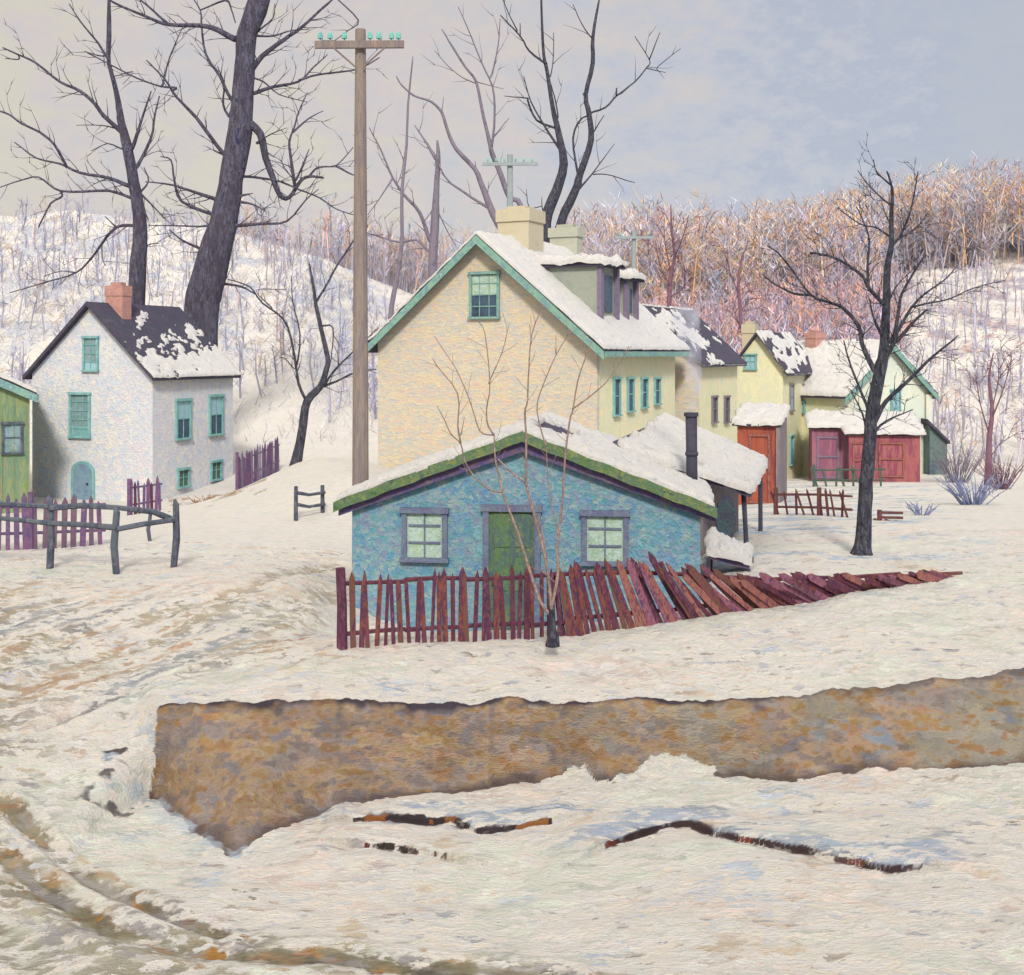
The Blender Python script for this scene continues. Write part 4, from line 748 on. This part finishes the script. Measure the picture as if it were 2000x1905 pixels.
tree('arching_tree','bare tree with arching limbs left of the grey-green telephone pole',58,
 [[(1015,700,10),(990,480,9),(973,437,8),(959,409,7),(941,362,5.5),(927,330,4.5),(891,291,4),(874,256,3.2),(863,220,2.8),(842,199,2.4),(810,188,2),(785,167,1.6),(774,149,1.2)],[(1030,520,6),(1019,405,5.5),(994,384,5),(977,338,5),(962,302,4.8),(955,274,3.8),(941,213,3),(930,160,2.6),(909,131,2.3),(884,92,2),(863,57,1.2)]],
 [([(955,407),(902,373),(874,352),(856,320)],4,2),([(961,283),(966,227),(962,170),(941,124),(920,71),(895,14)],3.4,1.2),([(962,142),(973,89),(977,36)],2.2,1.2),([(964,268),(994,231)],2.4,1),([(930,163),(906,153),(877,131),(849,99)],2,1),([(930,160),(984,174)],1.6,.8),([(930,332),(928,315)],1.8,1),([(863,220),(866,190)],1.4,.8),([(952,390),(954,355)],1.6,.8)],BARK2,twig=.35,seed=16,spread=.3)
tree('forked_tree','tall bare tree right behind the gap between the two cream house chimneys',60,
 [[(1062,700,12),(1064,490,11),(1069,419,11),(1087,373,10),(1101,320,8.5),(1090,256,6),(1080,213,4.5),(1069,142,3.6),(1062,107,3),(1058,40,2.4),(1057,-10,2)]],
 [([(1092,290),(1065,249),(1037,199),(1023,149)],4,1),([(1089,252),(1048,235),(1030,195)],3.5,2.5),([(1030,192),(1005,190),(985,188)],2,1),([(1065,124),(1033,99),(1016,71),(977,30)],3.4,1.6),([(1016,74),(1016,45)],2,1),([(1010,60),(995,30),(980,-5)],1.8,1),([(1075,150),(1081,110),(1081,64)],1.8,1),([(1090,230),(1083,190),(1074,158)],2.5,1.2),([(1060,410),(1058,385)],1.6,.8),([(1034,405),(1028,370)],1.4,.8)],BARK3,twig=.35,seed=18,spread=.3)
tree('forked_tree','bare black tree with a wide reaching right limb behind the grey-green chimney',60,
 [[(1085,700,11),(1090,520,10),(1094,441,9),(1122,377,8),(1133,341,7),(1154,274,6),(1151,227,5),(1144,185,4.4),(1158,124,4.2),(1158,71,3.4),(1172,-10,1.6)]],
 [([(1128,336),(1119,270),(1133,235),(1147,227)],3.4,2),([(1151,222),(1183,210),(1204,188),(1240,160),(1264,131),(1268,117),(1240,71)],3,1.2),([(1268,117),(1289,64)],1.8,1),([(1264,134),(1300,142)],1.6,.8),([(1130,370),(1158,338),(1200,281)],3.4,.8),([(1158,341),(1186,341),(1222,352),(1240,357)],1.8,1),([(1156,75),(1135,45),(1119,8)],2,1),([(1155,265),(1180,225)],2.4,1),([(1204,188),(1204,172)],3,1.5),([(1144,195),(1138,182)],2.5,1.5),([(1285,130),(1330,95)],1.2,.7)],BARK3,twig=.35,seed=21,spread=.3)
tree('small_tree','small dark bare tree with two spreading forks left of the tall telephone pole',40,
 [[(576,915,12),(583,880,9.5),(592,830,8.5),(600,784,8),(625,756,6.5),(638,720,5.5),(640,699,5),(630,655,4.5),(618,600,3.8),(612,560,3),(604,515,1.6)]],
 [([(634,752),(650,727),(689,688),(740,640)],4,1.2),([(622,758),(657,745),(697,727),(735,722)],4.5,1.2),([(598,782),(583,749),(572,678),(554,624),(512,592),(487,560),(444,546)],4.5,1.5),([(580,713),(586,653),(572,589),(569,539)],2.8,1),([(618,589),(636,560),(657,521),(684,480),(700,455)],3.5,1.8),([(574,720),(556,700),(545,700)],1.8,1),([(530,600),(500,567),(560,566)],1.8,.8),([(650,640),(648,690),(645,710)],2,1)],BARK3,twig=.5,seed=24,spread=.3,twl=.8)
tree('yard_tree','dark bare tree with a wide crown in open snow on the right',22.8,
 [[(1683,1096,30),(1683,1080,21),(1685,1062,16.5),(1688,1017,14.5),(1692,941,13.5),(1699,865,12.5),(1703,807,12),(1718,731,12),(1726,686,10),(1730,629,8.5),(1732,573,7.5),(1733,520,6.2),(1741,477,5.2),(1741,413,4),(1743,370,2.6),(1732,335,1.4)]],
 [([(1707,722),(1684,673),(1677,637),(1645,601),(1620,591),(1584,577),(1549,530),(1520,495),(1498,480)],5,1.2),([(1584,577),(1549,573),(1513,555),(1490,537)],2.8,1.4),([(1726,594),(1694,559),(1684,538),(1641,509),(1609,498),(1582,494)],4,2),([(1722,655),(1705,616),(1698,584)],3,1.2),
  ([(1741,478),(1762,463),(1790,445),(1812,417)],2.6,1),([(1758,463),(1776,420),(1787,370),(1793,335)],2.6,.9),([(1735,460),(1712,445),(1680,438),(1641,410)],2.2,.9),([(1696,555),(1694,520),(1698,470),(1687,434),(1673,404)],3,1),([(1738,360),(1712,335),(1706,312)],1.8,.7),([(1738,400),(1701,367),(1675,333)],1.8,.7),
  ([(1745,662),(1755,609),(1762,573),(1797,513),(1810,498)],4,1.2),([(1752,650),(1780,601),(1808,573),(1847,545),(1870,518)],3.2,1),([(1783,600),(1808,594),(1854,584),(1904,562),(1961,548)],2,.8),([(1750,668),(1790,623),(1812,605)],4,1.6),([(1709,823),(1730,785),(1783,735),(1821,697),(1857,668),(1872,655)],5.2,1.0),
  ([(1707,845),(1730,823),(1783,800)],3.2,1),([(1700,806),(1680,762),(1657,701),(1648,665)],3.4,1.2),([(1694,850),(1684,807),(1661,762)],2.6,1),([(1728,700),(1745,670),(1752,640)],5,4),([(1732,600),(1750,560),(1790,520)],2,.8),([(1742,440),(1730,420),(1722,395)],1.8,.8)],BARK3,br_=1.05,twig=1.0,seed=27,spread=.35,twl=.8,tmin=.6)
tree('sapling','spindly pinkish multi-stemmed sapling in front of the red fence',16.7,
 [[(1079,1262,14),(1080,1246,12),(1079,1228,7.5),(1078,1215,6.2),(1077,1190,5.5)]],
 [([(1077,1204),(1055,1174),(1028,1093),(1006,1025),(984,970),(976,932),(968,900),(965,848)],5,2.4),([(981,961),(957,957),(927,932),(908,902),(900,867),(881,848),(868,820),(854,794)],3,1.1),([(900,867),(894,832),(894,770),(855,717),(845,700)],2.6,1),([(900,850),(907,815)],1.6,.8),
  ([(1077,1184),(1066,1093),(1041,997),(1028,943),(1028,862),(1025,807),(1030,783),(1033,717),(1039,651),(1062,595)],5,1.2),([(1038,670),(1034,635)],1.2,.7),([(1027,945),(1001,924),(973,897)],2.6,1.8),([(965,850),(953,830),(950,800),(957,750),(947,651),(934,629)],2.6,1),([(956,745),(980,690),(995,631)],2,.8),
  ([(960,850),(937,842),(921,793),(894,727),(868,687),(849,657)],2.4,.9),([(1078,1180),(1090,1120),(1088,1079),(1091,1046),(1099,970),(1104,889),(1113,821),(1119,800),(1129,743),(1145,694),(1157,664)],5,1.2),([(1121,797),(1162,767),(1195,733),(1228,677)],2.4,1),([(1090,1046),(1085,1020),(1072,957),(1066,859)],2.6,1.2),
  ([(1066,870),(1049,803),(1059,757),(1086,694),(1119,638)],2,1),([(1086,694),(1086,655)],1.2,.7),([(1067,1100),(1060,1040),(1052,1010)],2.6,1.6),([(905,905),(930,955),(960,980)],1,.6)],SAP,tmat=BARK3,twig=.28,seed=31,spread=.22,twl=.7,tmin=.5)
tree('thicket_tree','thin plum coloured tree in the brush at the far right edge',44,
 [[(1930,948,8),(1931,900,6.5),(1933,850,5),(1938,800,4),(1932,740,2.6),(1940,690,1.2)]],[([(1933,850),(1915,790),(1905,730)],2.6,1),([(1936,820),(1960,760),(1975,700)],2.6,1),([(1938,800),(1950,740),(1948,690)],2,1),([(1930,900),(1950,870),(1965,850)],2,1)],PLUMB,twig=1.0,seed=33,spread=.4)
tree('thicket_tree','bare violet tree standing above the roof of the second row house',80,
 [[(1308,640,5),(1307,590,4.5),(1310,540,4),(1318,500,3),(1312,450,2.2),(1310,400,1)]],[([(1318,502),(1335,460),(1345,420)],2.5,1),([(1309,560),(1290,520),(1280,470)],2.4,1),([(1308,580),(1335,560),(1342,520)],2.4,1),([(1310,530),(1300,480),(1296,440)],2,1)],PLUMB,twig=1.0,seed=35,spread=.4)
tree('thicket_tree','slim violet tree above the pale yellow house gable',80,
 [[(1446,650,4),(1446,600,3.6),(1442,560,3),(1448,510,2),(1462,470,1)]],[([(1444,575),(1425,530),(1420,480)],2.2,1),([(1447,610),(1460,590),(1470,580)],2,1),([(1446,640),(1438,620),(1430,600)],2,.8)],PLUMB,twig=1.0,seed=37,spread=.4)
# ------------------------------------------------------------------ woods, brush
ATT=attrmat('twig_colours')
def strokes(name,P,Hh,Wd,Lean,C,label,cat='woodland'):
    """P n×3 foot points; each a thin tapering 3-sided stem"""
    n=len(P); u=NR.uniform(0,2*np.pi,n); V=np.zeros((n,9,3)); bend=NR.uniform(-.25,.25,(n,2))
    for lv,(t,wm) in enumerate(((0,1.0),(.5,1.05),(1,.25))):
        cx=P[:,0]+Lean[:,0]*Hh*t+bend[:,0]*Hh*t*(1-t); cy=P[:,1]+Lean[:,1]*Hh*t+bend[:,1]*Hh*t*(1-t); cz=P[:,2]+Hh*t
        for k in range(3):
            a=u+2*np.pi*k/3; V[:,lv*3+k,0]=cx+np.cos(a)*Wd*wm; V[:,lv*3+k,1]=cy+np.sin(a)*Wd*wm; V[:,lv*3+k,2]=cz
    base=(np.arange(n)*9)[:,None]; q=[]
    for lv in (0,1):
        for k in range(3): q.append([lv*3+k,lv*3+(k+1)%3,lv*3+3+(k+1)%3,lv*3+3+k])
    Fa=(base[:,:,None]+np.array(q)[None]).reshape(-1,4); cc=np.repeat(np.c_[C,np.ones(n)],9,axis=0)
    o=npmesh(name,V.reshape(-1,3),Fa,ATT,smooth=True,colors=cc); tag(o,label,cat,None,'stuff'); return o
def pal(n,cols,p):
    c=np.array(cols)[NR.choice(len(cols),n,p=p)]; return np.clip(c*NR.uniform(.75,1.25,(n,1))+NR.uniform(-.015,.015,(n,3)),.01,1)
def stems3(name,label,P,V3,W,C,cat='woodland'):
    Hh=V3[:,2]; ln=np.c_[V3[:,0]/np.maximum(np.abs(Hh),.05)*np.sign(Hh+1e-9),V3[:,1]/np.maximum(np.abs(Hh),.05)*np.sign(Hh+1e-9)]
    return strokes(name,P,np.maximum(np.abs(Hh),.05),W,ln,C,label,cat)
def scatter_wood(name,label,ntree,pxr,dr,hfn,cols,p,per=(12,34),wd=.08,keep=None,rad=1.0,up=.8,lowc=(.44,.46,.60)):
    px=NR.uniform(*pxr,ntree); D=NR.uniform(*dr,ntree) if not callable(dr) else dr(px,ntree)
    X=(px-CX)/F*D; z=basez(X,D); ht=hfn(px,D)*NR.uniform(.45,1.12,ntree)
    if keep is not None: k=keep(px,D); px,D,X,z,ht=px[k],D[k],X[k],z[k],ht[k]
    n=len(px); tc=pal(n,cols,p); nb,nt_=per; T0=np.c_[X,D,z-.2]; TV=np.c_[NR.normal(0,.07,n)*ht,NR.normal(0,.07,n)*ht,ht]
    I=np.repeat(np.arange(n),nb); f=NR.uniform(.15,.95,len(I)); a=NR.uniform(0,6.283,len(I)); l=ht[I]*(.42-.25*f)*NR.uniform(.6,1.3,len(I)); el_=NR.uniform(.45,1.2,len(I))*up
    BP=T0[I]+TV[I]*f[:,None]; BV=np.c_[np.cos(a)*np.cos(el_),np.sin(a)*np.cos(el_),np.sin(el_)]*l[:,None]
    J=NR.randint(0,len(I),n*nt_); f2=NR.uniform(.2,1,len(J)); a=NR.uniform(0,6.283,len(J)); el2=NR.uniform(.1,1.4,len(J))*up; l2=l[J]*NR.uniform(.25,.6,len(J))
    TP=BP[J]+BV[J]*f2[:,None]; T2=np.c_[np.cos(a)*np.cos(el2),np.sin(a)*np.cos(el2),np.sin(el2)]*l2[:,None]
    P=np.r_[T0,BP,TP]; V3=np.r_[TV,BV,T2]; W=np.r_[np.full(n,wd),np.full(len(I),wd*.42)*NR.uniform(.6,1.2,len(I)),np.full(len(J),wd*.42)*NR.uniform(.5,1.5,len(J))]
    low=np.array(lowc); dk=tc*.3+low*.5; mixf=lambda f_,c_:c_*np.clip(f_*1.8-.2,0,1)[:,None]+low*(1-np.clip(f_*1.8-.2,0,1))[:,None]
    C=np.r_[dk,mixf(f,tc[I]),mixf(f[J]+.12,tc[I[J]])*NR.uniform(.8,1.3,(len(J),1))]; o=NR.rand(len(C))<.2; C[o]=pal(o.sum(),cols,p)
    stems3(name,label,P,V3,W,np.clip(C,.01,.9))
OR=(.80,.50,.28); LAV=(.58,.54,.70); BLG=(.44,.52,.68); PNK=(.80,.52,.52); BRN=(.50,.38,.32); PAL=(.84,.74,.62); ROS=(.82,.42,.34); VI=(.40,.34,.50)
scatter_wood('woodland','far wood of bare orange and lavender trees along the right-hand ridge',1500,(1120,2350),lambda px,n:crest(px)-NR.uniform(0,1,n)**1.3*42,lambda px,D:np.interp(px,[1120,1250,1500,1800,2100],[10,11,9.5,9.5,9.5]),[OR,LAV,BLG,PNK,PAL,BRN],[.30,.22,.17,.10,.12,.09],per=(13,62),wd=.10,keep=lambda px,D:(px<1700)|(D>128))
scatter_wood('brush','pink and violet brush filling the slope behind the row houses',700,(1130,1760),(66,108),lambda px,D:5.2+0*px,[PNK,ROS,VI,LAV,BLG,OR,BRN],[.27,.17,.17,.17,.08,.07,.07],per=(10,30),wd=.075)
scatter_wood('hillside_brush','thin grey-violet brush scattered over the snowy slope on the right',420,(1740,2400),(56,125),lambda px,D:3.6+0*px,[LAV,BRN,VI,PAL,BLG,OR],[.3,.16,.16,.16,.14,.08],per=(8,18),wd=.05)
scatter_wood('hillside_shrubs','pale twiggy shrubs dotted over the snowy hill on the left',480,(-300,860),(56,104),lambda px,D:2.8+0*px,[(.44,.47,.64),(.50,.44,.42),(.56,.52,.66),(.60,.42,.34),(.34,.33,.46)],[.32,.15,.25,.12,.16],per=(9,22),wd=.05)
scatter_wood('ridge_wood','line of rusty and grey trees behind the shoulder of the left hill',420,(380,1150),lambda px,n:crest(px)+NR.uniform(2,26,n),lambda px,D:np.interp(px,[380,450,640,800,1150],[1.5,4,5.5,8.5,9]),[BRN,LAV,OR,BLG,PNK,(.40,.36,.36)],[.2,.24,.18,.14,.1,.14],per=(12,34),wd=.09)
def hill_twigs():
    n=7000; px=NR.uniform(-350,860,n); D=52+(105-52)*NR.rand(n)**.8; X=(px-CX)/F*D; z=basez(X,D)
    P=np.c_[X,D,z-.1]; Hh=NR.uniform(.2,1.2,n)*NR.uniform(.5,1,n); W=NR.uniform(.010,.028,n)*(D/70)
    C=pal(n,[(.48,.49,.62),(.54,.48,.44),(.60,.62,.70),(.34,.32,.42),(.62,.44,.32),(.68,.66,.68)],[.28,.16,.24,.12,.08,.12]); ln=np.c_[NR.normal(.1,.8,n),NR.normal(0,.5,n)]
    strokes('undergrowth',P,Hh,W,ln,C,'fine bare stems poking through the snow all over the left hill','undergrowth')
hill_twigs()
def bush(name,label,px,D,n,h,w_,mat,seed,group=None):
    rg=random.Random(seed); g=on(px,D); root=thing(name,g,label,'shrub',group); b=MB()
    for i in range(n):
        a=rg.uniform(0,6.28); r=rg.uniform(0,.3)*w_; p=g+Vector((math.cos(a)*r,math.sin(a)*r,-.05)); an=Vector((math.cos(a)*w_*rg.uniform(.3,1),math.sin(a)*w_*rg.uniform(.3,1),h*rg.uniform(.6,1.1)))
        q=[p,p+an*.5+Vector((rg.uniform(-.08,.08),0,.06)),p+an]; b.tube(q,[.018,.013,.005],4)
        for k in range(3):
            s=p+an*rg.uniform(.35,.85); b.tube([s,s+Vector((rg.uniform(-.3,.3),rg.uniform(-.3,.3),rg.uniform(.1,.35)))*h*.6],[.009,.003],4)
    b.build('stems',mat,root)
BLUS=paint('slate_blue_stems',[(.14,.18,.34),(.22,.26,.42),(.16,.14,.26)],scale=8); 
bush('shrub','slate blue leafless shrub in the snow at the far right',1900,33,46,.85,.9,BLUS,1)
bush('shrub','tiny slate blue twig tuft left of the larger blue shrub',1800,29,16,.35,.4,BLUS,2)
bush('shrub','low violet scrub beside the thin plum tree at the right edge',1955,41,40,1.2,1.0,PLUMB,3)
bush('shrub','brown weeds clumped at the foot of the white cottage right wall',395,39,22,.35,.6,paint('rust_weed',[(.42,.22,.10),(.3,.18,.12),(.5,.3,.15)],scale=8),4)
bush('shrub','dark brush clump between the dark lean-to and the thin plum tree',1870,47,44,1.5,1.2,BARK2,5)
# ------------------------------------------------------------------ smoke
def smoke():
    b=MB(); pts=[]; rr=[]
    for i in range(15):
        t=i/14; p=at(1350-4*t+5*math.sin(t*5),800-200*t,21.9+.3*t); pts.append(p); rr.append(.09+.17*t**.8)
    b.tube(pts,rr,16,.12); m=bpy.data.materials.new('smoke'); m.use_nodes=True; nt=m.node_tree; N=nt.nodes; N.remove(N['Principled BSDF']); v=N.new('ShaderNodeVolumePrincipled'); v.inputs['Color'].default_value=(.82,.83,.97,1); v.inputs['Density'].default_value=4
    g=N.new('ShaderNodeNewGeometry'); nz=N.new('ShaderNodeTexNoise'); nz.inputs['Scale'].default_value=4; nz.inputs['Detail'].default_value=3; mr=N.new('ShaderNodeMapRange'); mr.inputs[1].default_value=.4; mr.inputs[2].default_value=.7; mr.inputs[4].default_value=4.5
    nt.links.new(g.outputs['Position'],nz.inputs['Vector']); nt.links.new(nz.outputs[0],mr.inputs[0]); nt.links.new(mr.outputs[0],v.inputs['Density']); nt.links.new(v.outputs[0],N['Material Output'].inputs['Volume'])
    o=b.build('smoke',m,None,True); tag(o,'pale lilac smoke rising from the dark stovepipe','smoke',None,'stuff')
smoke()
